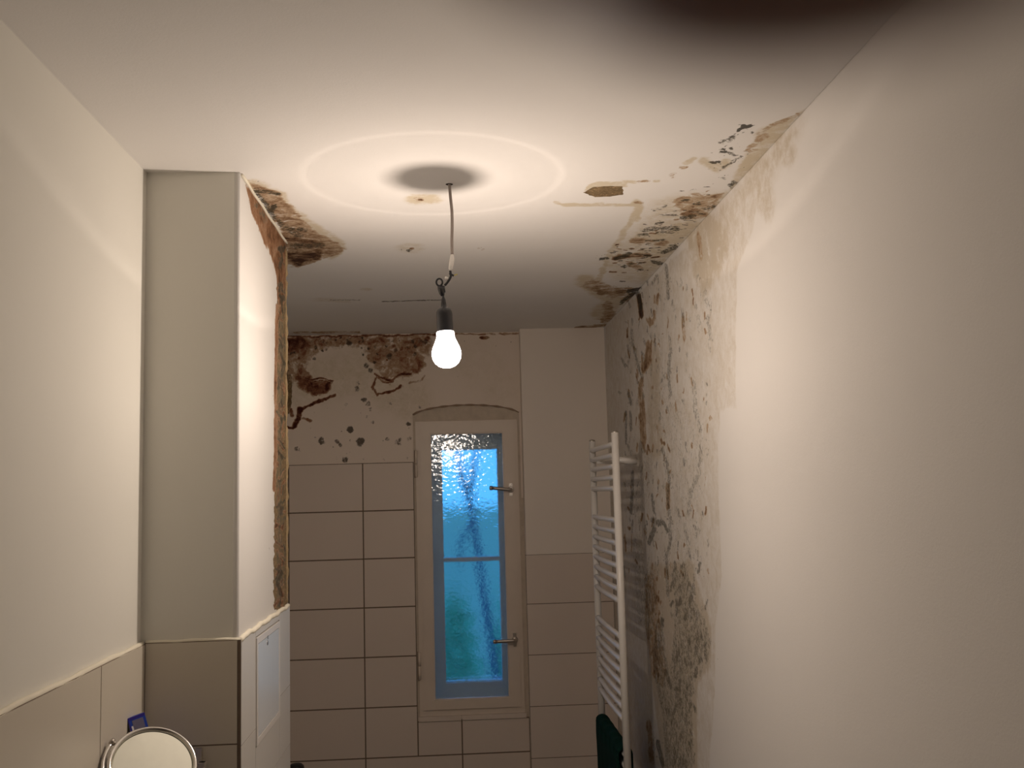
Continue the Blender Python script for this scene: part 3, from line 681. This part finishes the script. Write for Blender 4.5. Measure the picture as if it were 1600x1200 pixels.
# ================================================================== WINDOW
win = empty('window_1', (0.07, YB, 0.80)); tag(win, 'tall narrow box window with hammered glass', kind='structure')
FX0, FX1, FZ0, FZ1 = -0.152, 0.298, 0.8025, 2.066
def frame(name, x0, x1, z0, z1, wl, wr, wb, wt, y0, y1, m, parent, bev=0.002):
    bm = bmesh.new()
    box(bm, x0, x0+wl, y0, y1, z0, z1); box(bm, x1-wr, x1, y0, y1, z0, z1)
    box(bm, x0+wl, x1-wr, y0, y1, z0, z0+wb); box(bm, x0+wl, x1-wr, y0, y1, z1-wt, z1)
    return bm_obj(name, bm, m, parent, bevel=bev)
frame('window_frame', FX0, FX1, FZ0, FZ1, 0.022, 0.018, 0.028, 0.010, YB-0.004, YB+0.05, 'wood', win)
bm = bmesh.new()
box(bm, 0.279, 0.284, YB-0.010, YB+0.0, 0.83, 2.055)
bm_obj('cover_bead', bm, 'wood', win, bevel=0.001)
sash = frame('sash', -0.132, 0.281, 0.829, 2.058, 0.043, 0.046, 0.038, 0.046, YB-0.012, YB+0.030, 'wood', win, 0.003)
frame('glazing_bead', -0.090, 0.236, 0.866, 2.013, 0.006, 0.006, 0.006, 0.006, YB-0.004, YB+0.012, 'wood', sash, 0.001)
bm = bmesh.new(); box(bm, -0.086, 0.232, YB+0.008, YB+0.012, 0.870, 2.009)
g = bm_obj('window_pane', bm, 'glass_in', sash)
# hinges
for z0, z1 in ((1.822, 1.938), (0.958, 1.072)):
    bm = bmesh.new(); tube(bm, [(-0.150, YB-0.010, z0), (-0.150, YB-0.010, (z0+z1)/2-.001)], 0.006, 12); tube(bm, [(-0.150, YB-0.010, (z0+z1)/2+.001), (-0.150, YB-0.010, z1)], 0.006, 12)
    h = bm_obj('hinge', bm, 'wood', win, True)
    bm = bmesh.new(); box(bm, -0.1585, -0.1555, YB-0.006, YB+0.002, z0-.002, z1+.002); bm_obj('hinge_shadow_strip', bm, simple('hinge_shadow_paint', (.25, .17, .11), .7), h)  # dark strip beside the knuckles, the hinge's shadow put into its colour
# handles
def handle(zc, dz, drop):
    root = empty('window_handle', (0.262, YB-0.012, zc)); root.parent = win; root.matrix_parent_inverse = parent_inv(win)
    bm = bmesh.new(); lathe(bm, (0.262, YB-0.012, zc), (0, -1, 0), [(0, 0), (0.014, 0), (0.014, 0.005), (0.011, 0.007), (0, 0.007)], 20)
    box(bm, 0.2545, 0.2695, YB-0.017, YB-0.012, zc-0.028, zc+0.028)
    for s in (-1, 1): lathe(bm, (0.262, YB-0.017, zc+s*0.021), (0, -1, 0), [(0.0035, 0), (0.003, 0.002), (0, 0.0022)], 10)
    def loc(o): o.parent = root; o.matrix_parent_inverse = Matrix.Translation(Vector(root.location)).inverted(); return o
    loc(bm_obj('rosette', bm, 'steel', None, False, bevel=0.001))
    bm = bmesh.new()
    p = [(0.262, YB-0.017, zc), (0.262, YB-0.034, zc), (0.258, YB-0.042, zc), (0.248, YB-0.045, zc+dz*.1), (0.18, YB-0.047, zc+dz)]
    tube(bm, smooth_pts(p, 5), 0.0078, 16)
    lathe(bm, p[-1], (-1, 0, dz*4), [(0.0078, 0), (0.0095, 0.0), (0.0095, 0.010), (0.008, 0.013), (0, 0.0135)], 16)
    loc(bm_obj('lever', bm, 'steel', None, True))
    return root
h1 = handle(atY(799, 765, YB-.02)[2], 0.009, 0); h2 = handle(atY(801, 1000, YB-.02)[2], 0.0, 0)
# casing between inner and outer sash
YO = YB+0.15
bm = bmesh.new()
box(bm, FX0, -0.118, YB+0.05, YO+0.05, FZ0, FZ1); box(bm, 0.262, FX1, YB+0.05, YO+0.05, FZ0, FZ1)
box(bm, -0.118, 0.262, YB+0.05, YO+0.05, FZ0, 0.836); box(bm, -0.118, 0.262, YB+0.05, YO+0.05, 2.036, FZ1)
bm_obj('window_casing', bm, 'wood_white', win, bevel=0.002)
of = frame('outer_sash', -0.100, 0.262, 0.836, 2.036, 0.061, 0.050, 0.079, 0.092, YO, YO+0.04, 'wood_white', win, 0.003)
bm = bmesh.new(); box(bm, -0.041, 0.214, YO-0.002, YO+0.032, 1.440, 1.459); bm_obj('glazing_bar', bm, 'wood_white', of, bevel=0.002)
bm = bmesh.new(); box(bm, -0.045, 0.217, YO+0.016, YO+0.020, 1.455, 1.948); bm_obj('outer_pane', bm, 'glass_out', of)
bm = bmesh.new(); box(bm, -0.045, 0.217, YO+0.016, YO+0.020, 0.911, 1.444); bm_obj('outer_pane', bm, 'glass_out', of)

# ================================================================== OUTSIDE
bm = bmesh.new(); box(bm, -14, 14, YB+0.6, 30, -1.6, -1.5)
tag(bm_obj('ground', bm, 'yard'), 'dim courtyard ground outside the window', kind='structure')
def blob_bush(name, loc, size, seed, label, group):
    rr = random.Random(seed); bm = bmesh.new()
    for i in range(520):
        th = rr.uniform(0, 2*math.pi); ph = math.acos(rr.uniform(-1, 1)); r = rr.uniform(.6, 1.0)
        p = Vector((math.sin(ph)*math.cos(th)*size[0]*r, math.sin(ph)*math.sin(th)*size[1]*r, math.cos(ph)*size[2]*r))
        a = Vector((rr.uniform(-1, 1), rr.uniform(-1, 1), rr.uniform(-1, 1))).normalized(); b = a.orthogonal().normalized(); s = rr.uniform(.06, .13)
        vs = [bm.verts.new(p+a*s), bm.verts.new(p+b*s*.5), bm.verts.new(p-a*s), bm.verts.new(p-b*s*.5)]; bm.faces.new(vs)
    root = empty(name, (loc[0], loc[1], loc[2]-size[2])); tag(root, label, 'bush', group)
    me = bpy.data.meshes.new('foliage'); bm.to_mesh(me); bm.free()
    f = link('foliage', me, 'foliage'); f.parent = root; f.location = (0, 0, size[2])
    bm = bmesh.new(); tube(bm, [(0, 0, -0.05), (0.02, 0, size[2]*0.8), (0.05, 0.03, size[2]*1.3)], [0.06, .045, .02], 8)
    t = bm_obj('stem', bm, 'bark'); t.parent = root
blob_bush('garden_bush', (-0.03, 8.0, -0.30), (0.27, .4, 1.28), 1, 'green bush seen blurred at lower left of the window glass', None)
blob_bush('garden_shrub', (0.52, 9.0, -0.45), (0.24, .4, 1.25), 2, 'bluish dark shrub seen blurred at lower right of the window glass', None)
bm = bmesh.new(); box(bm, -8, 8, 14, 14.2, -1.5, 1.55)
tag(bm_obj('garden_wall', bm, 'yard_wall'), 'pale blue-grey courtyard wall seen through the lower glass', 'wall')
# bare tree
tr = empty('bare_tree', (0.33, 7.4, -1.5)); tag(tr, 'thin bare tree forking behind the upper window glass', 'tree')
bm = bmesh.new(); q = lambda x, y: tuple(atY(x, y, 7.4))
tube(bm, [(0.33, 7.4, -1.5), (0.30, 7.42, 0.4), q(745, 850), q(737, 800), q(732, 770)], [0.03, .026, .022, .022, .020], 8)
tube(bm, [q(732, 772), q(722, 750), q(716, 715), q(712, 690)], [.022, .018, .014, .008], 8)
tube(bm, [q(733, 776), q(738, 745), q(741, 715), q(748, 690)], [.022, .018, .014, .008], 8)
tube(bm, [q(740, 815), q(722, 840), q(716, 880)], [.016, .014, .01], 8)
o = bm_obj('trunk', bm, 'bark', tr, True)

# ================================================================== PENDANT LAMP
YC = 2.237
def L(x, y, dy=0.0):
    t = min(1, max(0, (y-300)/120)); return Vector(atY(x, y, YC*(1-t)+2.195*t+dy))
lamp = empty('pendant_lamp', tuple(L(695, 519)))
tag(lamp, 'bare lit bulb in a black socket hanging on its cord from the ceiling', 'lamp')
top = Vector(atZ(702, 288, H))
bm = bmesh.new()
tube(bm, smooth_pts([top+Vector((0, 0, .004)), L(704, 310), L(706, 330), L(706.5, 352), L(706, 375), L(706.5, 398)], 6), 0.0036, 12)
bm_obj('cord', bm, 'cord', lamp, True)
bm = bmesh.new(); lathe(bm, top+Vector((0, 0, 0.001)), (0, 0, -1), [(0, 0), (0.010, 0), (0.008, .0015), (0, .002)], 16)
bm_obj('ceiling_hole', bm, 'dark_hole', lamp)
bm = bmesh.new(); tube(bm, [L(706.5, 396), L(706.5, 403), L(705.5, 412), L(704, 420), L(703.5, 424)], [.0025, .0050, .0056, .0046, .002], 12)
bm_obj('lustre_terminal', bm, 'white_plastic', lamp, True)
bm = bmesh.new(); tube(bm, smooth_pts([L(703.5, 423), L(704, 428), L(704, 433), L(700, 440), L(695, 446)], 4), [.0028]*17, 10)
tube(bm, [L(702, 427), L(709, 431)], .0024, 8)
bm_obj('wire', bm, 'black_plastic', lamp, True)
bm = bmesh.new(); tube(bm, [L(708, 430.5), L(715, 428.5)], .0012, 6); bm_obj('loose_wire', bm, 'yellow_wire', lamp, True)
bm = bmesh.new(); lathe(bm, L(698, 435), (0.3, -1, .2), [(0, -.004), (.004, -.002), (.0045, 0), (.003, .003), (0, .004)], 12)
bm_obj('terminal_screw', bm, 'white_plastic', lamp, True)
# hanger loop + body
bm = bmesh.new(); cc = L(686.5, 441); ring = []
for k in range(25):
    a = math.pi*2*k/24; ring.append(cc+Vector((0.0068*math.cos(a), 0, 0.0082*math.sin(a))))
tube(bm, ring, .0021, 8, cap=False)
tube(bm, [L(688, 447), L(689, 452), L(690.5, 458), L(692, 462)], [.0065, .0070, .0066, .004], 12)
tube(bm, [L(693, 447), L(694, 457)], .003, 8)
bm_obj('hanger_hook', bm, 'black_plastic', lamp, True)
# socket
p0, p1 = L(698.5, 575), L(692.5, 470); axis = (p1-p0).normalized()
s0 = L(695.8, 519.5)
bm = bmesh.new()
lathe(bm, s0, axis, [(0, 0), (.0182, 0), (.0182, .004), (.0180, .006), (.0180, .040), (.0176, .047), (.0150, .0525), (.0105, .0555), (.0068, .057), (.0062, .064), (.0048, .074), (.0026, .080), (.0022, .088), (0, .089)], 40)
bm_obj('socket', bm, 'black_plastic', lamp, True)
bm = bmesh.new(); prof = [(.0170, 0.004), (.0196, 0), (.0200, -.002), (.0196, -.006), (.0206, -.012), (.0246, -.022), (.0296, -.033), (.0325, -.043), (.0328, -.050), (.0312, -.060), (.0262, -.069), (.0190, -.0755), (.0100, -.0792), (0, -.0805)]
lathe(bm, s0, axis, prof, 40)
blb = bm_obj('light_bulb', bm, 'bulb', lamp, True); blb['label'] = 'glowing white bulb'
# the light source inside the bulb; its beam profile follows the angle from the bulb's axis
ld = bpy.data.lights.new('bulb_light', 'POINT'); ld.energy = LAMP_W; ld.color = LAMP_COL; ld.shadow_soft_size = 0.007; ld.use_nodes = True
nt = ld.node_tree; em = nt.nodes['Emission'] if 'Emission' in nt.nodes else nt.nodes.new('ShaderNodeEmission')
tc = nt.nodes.new('ShaderNodeTexCoord'); dt = nt.nodes.new('ShaderNodeVectorMath'); dt.operation = 'DOT_PRODUCT'
dt.inputs[1].default_value = (0, 0, 1)
nt.links.new(tc.outputs['Normal'], dt.inputs[0])
ang = math_n(nt, 'ARCCOSINE', dt.outputs['Value'])
rp = nt.nodes.new('ShaderNodeValToRGB'); rp.color_ramp.interpolation = 'LINEAR'
nt.links.new(math_n(nt, 'DIVIDE', ang, math.pi), rp.inputs[0])
st = [(0, .62), (26, .66), (33.2, .74), (34.3, .93), (35.2, .77), (40, .79), (60, .92), (70, .94), (72.6, 1.08), (74.3, .86), (95, .93), (112, .82), (140, .95), (180, 1.0)]
e_ = rp.color_ramp.elements
while len(e_) < len(st): e_.new(.5)
for i, (d, v) in enumerate(st): e_[i].position = d/180; e_[i].color = (v, v, v, 1)
nt.links.new(rp.outputs[0], em.inputs['Strength'])
lo = bpy.data.objects.new('bulb_light', ld); C.objects.link(lo)
lo.rotation_euler = Vector((0, 0, 1)).rotation_difference(axis).to_euler()
lo.location = s0 - axis*0.0735
lo.parent = lamp; lo.matrix_parent_inverse = parent_inv(lamp)

# ================================================================== TOWEL RADIATOR
RXP, RY0, RY1 = 0.552, 3.30, 3.84
rad = empty('towel_radiator', (RXP, 3.57, 0.58)); tag(rad, 'white ladder towel radiator on the mouldy right wall', 'radiator')
for y, zt in ((RY0, 1.936), (RY1, 1.934)):
    bm = bmesh.new(); lathe(bm, (RXP, y, 0.58), (0, 0, 1), [(0, 0), (.0125, 0), (.0125, zt-.58), (0, zt-.58)], 24)
    p = bm_obj('post', bm, 'white_enamel', rad, True)
    bm = bmesh.new(); lathe(bm, (RXP, y, zt), (0, 0, 1), [(.0118, -.001), (.0118, .003), (.009, .006), (.004, .007), (0, .005)], 20)
    bm_obj('vent_cap', bm, 'chrome', p, True)
zb = [1.898, 1.861, 1.824, 1.787, 1.750]
zb += [1.644-.0378*i for i in range(8)]
zb += [1.263-.0378*i for i in range(8)]
zb += [0.887, 0.849, 0.811, 0.773, 0.735, 0.697, 0.659, 0.621]
for z in zb:
    bm = bmesh.new()
    tube(bm, [(RXP-0.002-0.004*math.sin(math.pi*k/12), RY0+(RY1-RY0)*k/12, z) for k in range(13)], 0.0095, 12)
    bm_obj('rung', bm, 'white_enamel', rad, True)
for y, z in ((3.665, 1.853), (3.665, 0.66)):
    bm = bmesh.new(); lathe(bm, (RXP-0.01, y, z), (1, 0, 0), [(0, 0), (.0105, 0), (.0125, .02), (.0125, .10), (.0165, .105), (.0165, XR-RXP+.0099), (0, XR-RXP+.0099)], 20)
    bm_obj('bracket', bm, 'white_enamel', rad, True)
# dark green towel over a low rung
def towel():
    bm = bmesh.new(); zt = 0.900; prof = []
    for k in range(14): prof.append((-0.026-0.003*math.sin(k*.5), zt-0.55+0.0415*k))
    for a in np.linspace(180, 0, 9): prof.append((-0.0035+0.0225*math.cos(math.radians(a))*1.0, zt-.012+0.020*math.sin(math.radians(a))))
    for k in range(6): prof.append((0.019+0.001*k*.3, zt-.03-0.06*k))
    ys = np.linspace(3.3145, 3.812, 40); G = []
    for i, y in enumerate(ys):
        row = []
        for j, (dx, z) in enumerate(prof):
            t = max(0, (zt-z)/0.5)
            row.append(bm.verts.new((RXP+dx+0.003*(math.sin(i*.75+j*.1)-1)*t*(1 if dx < 0 else -1), y+0.01*math.sin(j*.6)*t+(-.03*t if i > 30 else .0), z+0.0015*math.sin(i*.9))))
        G.append(row)
    for i in range(len(G)-1):
        for j in range(len(prof)-1): bm.faces.new((G[i][j], G[i+1][j], G[i+1][j+1], G[i][j+1]))
    o = bm_obj('towel', bm, 'green_cloth', None, True)
    md = o.modifiers.new('pile', 'SOLIDIFY'); md.thickness = 0.006; md.offset = 0
    return o
tag(towel(), 'dark green towel draped over a low rung of the radiator', 'towel')

# ================================================================== ACCESS PANEL on the pier side
ap = empty('access_panel', (PX+.008, 2.4375, hz0)); tag(ap, 'white inspection hatch with small lock in the tiled shaft side', 'hatch')
bm = bmesh.new(); x0, x1 = PX+0.0015, PX+0.0095
box(bm, x0, x1, hy0+.002, hy0+.016, hz0+.002, hz1-.002); box(bm, x0, x1, hy1-.016, hy1-.002, hz0+.002, hz1-.002)
box(bm, x0, x1, hy0+.016, hy1-.016, hz0+.002, hz0+.016); box(bm, x0, x1, hy0+.016, hy1-.016, hz1-.016, hz1-.002)
bm_obj('hatch_frame', bm, 'white_enamel', ap, bevel=.0012)
bm = bmesh.new(); box(bm, x0, x1-.0008, hy0+.0175, hy1-.0175, hz0+.0175, hz1-.0175)
dr = bm_obj('hatch_door', bm, 'white_panel', ap, bevel=.0012)
bm = bmesh.new(); lp = atX(418, 1004, PX+.009); lathe(bm, (x1-.0012, lp[1], lp[2]), (1, 0, 0), [(0, 0), (.006, 0), (.006, .0016), (.0045, .002), (0, .002)], 16)
lk = bm_obj('lock', bm, 'chrome', dr, True)
bm = bmesh.new(); box(bm, x1+.0004, x1+.0012, lp[1]-.0012, lp[1]+.0012, lp[2]+.008, lp[2]+.016); bm_obj('lock_slot', bm, 'dark_hole', dr)

# ================================================================== COSMETIC MIRROR, corner shelf, blue carton
YM = 1.90
ctr = Vector(atY(238.5, 1196, YM))
nrm = Vector((0.36, -0.60, 0.70)).normalized()
mir = empty('cosmetic_mirror', tuple(ctr)); tag(mir, 'round chrome-rimmed swivel mirror on a wall arm in the left corner', 'mirror')
RM = 0.0785
bm = bmesh.new(); u_ = nrm.orthogonal().normalized()
lathe(bm, ctr, nrm, [(RM-.006, -.010), (RM-.001, -.010), (RM, -.006), (RM, .004), (RM-.002, .007), (RM-.006, .007), (RM-.008, .002), (RM-.008, -.006), (RM-.006, -.010)], 72)
bm_obj('mirror_rim', bm, 'chrome', mir, True)
bm = bmesh.new(); lathe(bm, ctr, nrm, [(0, .0015), (RM-.010, .0015), (RM-.0085, 0), (RM-.0085, -.004), (0, -.004)], 72)
bm_obj('mirror_glass', bm, 'mirror', mir)
bm = bmesh.new(); lathe(bm, ctr, nrm, [(RM-.006, -.0095), (RM-.03, -.013), (0, -.015)], 48); bm_obj('mirror_back', bm, 'chrome', mir, True)
# yoke round the rim: knob on the left, arm to the mount on the pier
kn = Vector(atY(184, 1165, YM+.005)); side_dir = (kn-ctr); side_dir = (side_dir-nrm*side_dir.dot(nrm)).normalized(); vdir = nrm.cross(side_dir)
bm = bmesh.new(); lathe(bm, ctr+side_dir*(RM+.001), side_dir, [(0, 0), (.004, 0), (.004, .003), (.006, .004), (.0068, .007), (.0055, .010), (0, .011)], 16)
bm_obj('pivot_knob', bm, 'steel', mir, True)
bm = bmesh.new(); arc = []
for k in range(0, 25):
    a = math.pi*k/24
    arc.append(ctr+side_dir*math.cos(a)*(RM+.0065)-(-vdir if vdir.z > 0 else vdir)*math.sin(a)*(-1)*(RM+.0065)*(-1))
arc = [ctr+side_dir*math.cos(math.pi*k/24)*(RM+.0065)+(vdir if vdir.z < 0 else -vdir)*math.sin(math.pi*k/24)*(RM+.0065) for k in range(25)]
tube(bm, arc, .0035, 10); bm_obj('yoke', bm, 'chrome', mir, True)
low = arc[12]
mx = atY(308, 1190, PY0-.03)
bm = bmesh.new(); tube(bm, [low, low+Vector((0.0, .02, -.03)), Vector((mx[0], PY0-.07, low.z-.04)), Vector((mx[0], PY0-.032, low.z-.04))], .005, 10)
bm_obj('arm', bm, 'chrome', mir, True)
zt_ = atY(300, 1172, PY0-.03)[2]
bm = bmesh.new()
box(bm, mx[0]-.007, mx[0]+.005, PY0-.016, PY0-.009, zt_-.14, zt_)
tube(bm, [Vector((mx[0]+.010, PY0-.03, low.z-.06)), Vector((mx[0]+.010, PY0-.03, atY(303, 1191, PY0-.03)[2]))], .007, 14)
box(bm, mx[0]-.004, mx[0]+.016, PY0-.030, PY0-.009, low.z-.05, low.z-.03)
box(bm, mx[0]-.006, mx[0]+.017, PY0-.04, PY0-.02, atY(303, 1194, PY0-.03)[2]-.004, atY(303, 1191, PY0-.03)[2])
bm_obj('wall_mount', bm, 'mount_steel', mir, bevel=.001)
# shelf
zs_ = 1.09
shf = empty('corner_shelf', (-.60, 2.06, zs_)); tag(shf, 'small white corner shelf under the blue carton', 'shelf')
bm = bmesh.new(); x0_, y1_ = XL+.0125, PY0-.0085
arcp = [(x0_, y1_)]+[(x0_+.17*math.cos(a), y1_-.17*math.sin(a)) for a in np.linspace(0, math.pi/2, 16)]
lo_ = [bm.verts.new((a, b, zs_-.012)) for a, b in arcp]; hi_ = [bm.verts.new((a, b, zs_)) for a, b in arcp]
bm.faces.new(lo_[::-1]); bm.faces.new(hi_)
for k in range(len(arcp)): bm.faces.new((lo_[k], lo_[(k+1) % len(arcp)], hi_[(k+1) % len(arcp)], hi_[k]))
bm_obj('shelf_board', bm, 'white_enamel', shf)
# carton: leans in the corner; front quad traced at its top
YC2 = 2.04
a0, a1 = Vector(atY(199, 1123, YC2-.012)), Vector(atY(225.5, 1113, YC2+.005))
ed = (a1-a0).normalized(); wd = (a1-a0).length
dn = Vector((0.33, -.05, -1)).normalized(); dn = (dn-ed*dn.dot(ed)).normalized(); nn = ed.cross(dn).normalized()
if nn.y > 0: nn = -nn
hh = 0.192; dp = .032
hh = (a0.z-zs_-0.0005)/(-dn.z) - 0.012
bx = empty('blue_carton', tuple(a0+dn*hh)); tag(bx, 'blue slim carton leaning in the corner behind the round mirror', 'box')
def slab(name, s0_, s1_, t0, t1, o0, o1, m):
    bm = bmesh.new(); vs = [bm.verts.new(a0+ed*s*wd+dn*t*hh-nn*o) for s in (s0_, s1_) for t in (t0, t1) for o in (o0, o1)]
    for f in ((0, 1, 3, 2), (4, 6, 7, 5), (0, 4, 5, 1), (2, 3, 7, 6), (0, 2, 6, 4), (1, 5, 7, 3)): bm.faces.new([vs[i] for i in f])
    return bm_obj(name, bm, m, bx)
slab('carton_body', 0, 1, 0, 1, 0, dp, 'blue_card')
slab('top_band', 0, 1, 0, .022, -.0004, .0002, 'blue_deep'); slab('side_band', 0, .06, .02, 1, -.0004, .0002, 'blue_deep'); slab('label_patch', .2, .85, .03, .11, -.0004, .0002, 'pale_print')
slab('white_mark', .1, .2, .07, .12, -.0005, .0002, 'white_print'); slab('side_panel', -.012, 0, .03, 1, .001, dp, 'grey_card')

# ================================================================== toilet brush (only its black knob shows)
kb = Vector(atY(463, 1193, 4.20))
tb = empty('toilet_brush', (kb.x, kb.y, 0.0)); tag(tb, 'black rounded handle end at the bottom edge before the back wall', 'brush')
bm = bmesh.new(); lathe(bm, (kb.x, kb.y, 0), (0, 0, 1), [(0, kb.z), (.022, kb.z-.002), (.030, kb.z-.010), (.032, kb.z-.022), (.026, kb.z-.05), (.010, kb.z-.07), (.008, .40)], 24)
bm_obj('brush_handle', bm, 'black_plastic', tb, True)
bm = bmesh.new(); lathe(bm, (kb.x, kb.y, 0), (0, 0, 1), [(0, 0), (.05, 0), (.05, .38), (.044, .40), (.008, .40)], 28)
bm_obj('brush_holder', bm, 'white_enamel', tb, True)

#HAND
# ================================================================== the photographer's phone and hand, fingertip hanging over the lens
def Hc(r, u, f): return Vector(CAM + (RT*r + UP*u + FW*f)*0.001)
ph = empty('smartphone', tuple(Hc(-60, -22, -6))); tag(ph, 'black smartphone held level with its lens facing the lamp', 'phone')
def lbox(name, r0, r1, u0, u1, f0, f1, m, bev, parent):
    bm = bmesh.new(); vs = box(bm, r0, r1, u0, u1, f0, f1)
    bmesh.ops.bevel(bm, geom=list(bm.edges), offset=bev, segments=3, profile=.5, affect='EDGES', clamp_overlap=True)
    for v in bm.verts: v.co = Hc(*v.co)
    return bm_obj(name, bm, m, parent)
lbox('phone_body', -132, 18, -60, 13, -10.5, -2.0, 'black_plastic', 2.5, ph)
lbox('screen', -127, 13, -57, 10, -11.0, -10.4, 'screen', .25, ph)
bm = bmesh.new(); lathe(bm, Hc(0, 0, -2.4), FW, [(.0030, 0), (.0062, 0), (.0062, .0010), (.0056, .0014), (.0032, .0014), (.0030, 0)], 32)
bm_obj('lens_ring', bm, 'steel', ph, True)
bm = bmesh.new(); lathe(bm, Hc(-14, 0, -2.2), FW, [(0, .0006), (.0024, .0006), (.0028, 0), (0, 0)], 20); bm_obj('flash', bm, 'white_plastic', ph, True)

hand = empty('hand', tuple(Hc(78, -40, -90))); tag(hand, "hand gripping the phone's end, index fingertip blurred over the lens at the top", 'hand')
V_, E_, R_ = [], [], []
def chain(start, pts):
    prev = start
    for r, u, f, rad in pts:
        V_.append(Hc(r, u, f)); R_.append(rad*.001); k = len(V_)-1
        if prev is not None: E_.append((prev, k))
        prev = k
    return prev
root = chain(None, [(92, -62, -118, 25)])
wr1 = chain(root, [(82, -48, -92, 24)])
pm = chain(wr1, [(72, -30, -72, 22)])
chain(pm, [(66, -2, -56, 16), (58, 24, -42, 11.5), (42, 37, -20, 9.5), (24, 33, 2, 8.6), (13.5, 25, 13, 8.3), (7.6, 17.6, 15.2, 9.4), (4.4, 14.15, 15.2, 9.2)])        # index
chain(pm, [(76, -8, -60, 16), (74, 14, -48, 11.5), (62, 25, -24, 9.4), (44, 17, -16, 8.6), (30, 8, -22, 8.0), (25, 4, -24, 6.6)])       # middle
chain(pm, [(84, -20, -62, 15), (84, -3, -50, 11), (72, 4, -26, 9.0), (52, -2, -18, 8.2), (36, -8, -22, 7.6), (30, -11, -24, 6.4)])      # ring
chain(pm, [(90, -34, -64, 14), (91, -22, -54, 10), (80, -17, -34, 8.2), (62, -20, -22, 7.4), (47, -24, -24, 6.8), (40, -26, -25, 5.8)])  # little
chain(wr1, [(66, -56, -68, 16), (50, -68, -44, 11.5), (30, -73, -20, 9.8), (10, -69.6, -8, 9.0), (3, -68, -6.5, 7.4)])                   # thumb
bm = bmesh.new()
def ball(c, r):
    m4 = Matrix.Translation(c); bmesh.ops.create_icosphere(bm, subdivisions=3, radius=r, matrix=m4)
for v, r in zip(V_, R_): ball(v, r)
for a, b in E_: tube(bm, [V_[a].lerp(V_[b], t) for t in (0, .25, .5, .75, 1)], [R_[a]*(1-t)+R_[b]*t for t in (0, .25, .5, .75, 1)], 24)
bmesh.ops.recalc_face_normals(bm, faces=bm.faces)
me = bpy.data.meshes.new('skin_surface'); bm.to_mesh(me); bm.free()
ho = bpy.data.objects.new('skin_surface', me); C.objects.link(ho); me.materials.append(M['skin'])
ho.parent = hand; ho.matrix_parent_inverse = parent_inv(hand)
rmh = ho.modifiers.new('fuse', 'REMESH'); rmh.mode = 'VOXEL'; rmh.voxel_size = 0.0014; rmh.use_smooth_shade = True
sm = ho.modifiers.new('soften', 'SMOOTH'); sm.iterations = 4; sm.factor = .5
# nails
def nail(p, along, out, wdt, lng):
    p = Vector(p); a = Vector(along).normalized(); o_ = Vector(out); o_ = (o_-a*o_.dot(a)).normalized(); s = a.cross(o_)
    bm = bmesh.new(); g = []
    for i in range(7):
        t = i/6-.5
        g.append([bm.verts.new(p + a*lng*(q_/6-.5)*(1-.25*abs(2*t)**3) + s*wdt*t + o_*(.0012*(1-(2*t)**2))) for q_ in range(7)])
    for i in range(6):
        for j in range(6): bm.faces.new((g[i][j], g[i+1][j], g[i+1][j+1], g[i][j+1]))
    o = bm_obj('finger_nail', bm, 'nail', hand, True); md = o.modifiers.new('t', 'SOLIDIFY'); md.thickness = .0008
d = (Hc(3.6, 12, 15)-Hc(11, 22, 13)).normalized(); nail(Hc(7.4, 18.6, 23.6), d, FW*1.0, .010, .012)
d = (Hc(3, -70, -6.5)-Hc(30, -74, -20)).normalized(); nail(Hc(7, -79.6, -7.5), d, -UP, .012, .014)
# sleeve and forearm
bm = bmesh.new(); tube(bm, smooth_pts([Hc(90, -60, -114), Hc(100, -76, -142), Hc(125, -110, -215), Hc(150, -150, -310)], 8), [.033, .034, .036, .0365, .037, .0375, .038, .0385, .039, .040, .041, .0415, .042, .0425, .043, .044, .045, .046, .047, .048, .048, .049, .049, .049, .050], 32)
bm_obj('sleeve', bm, 'sleeve', hand, True)
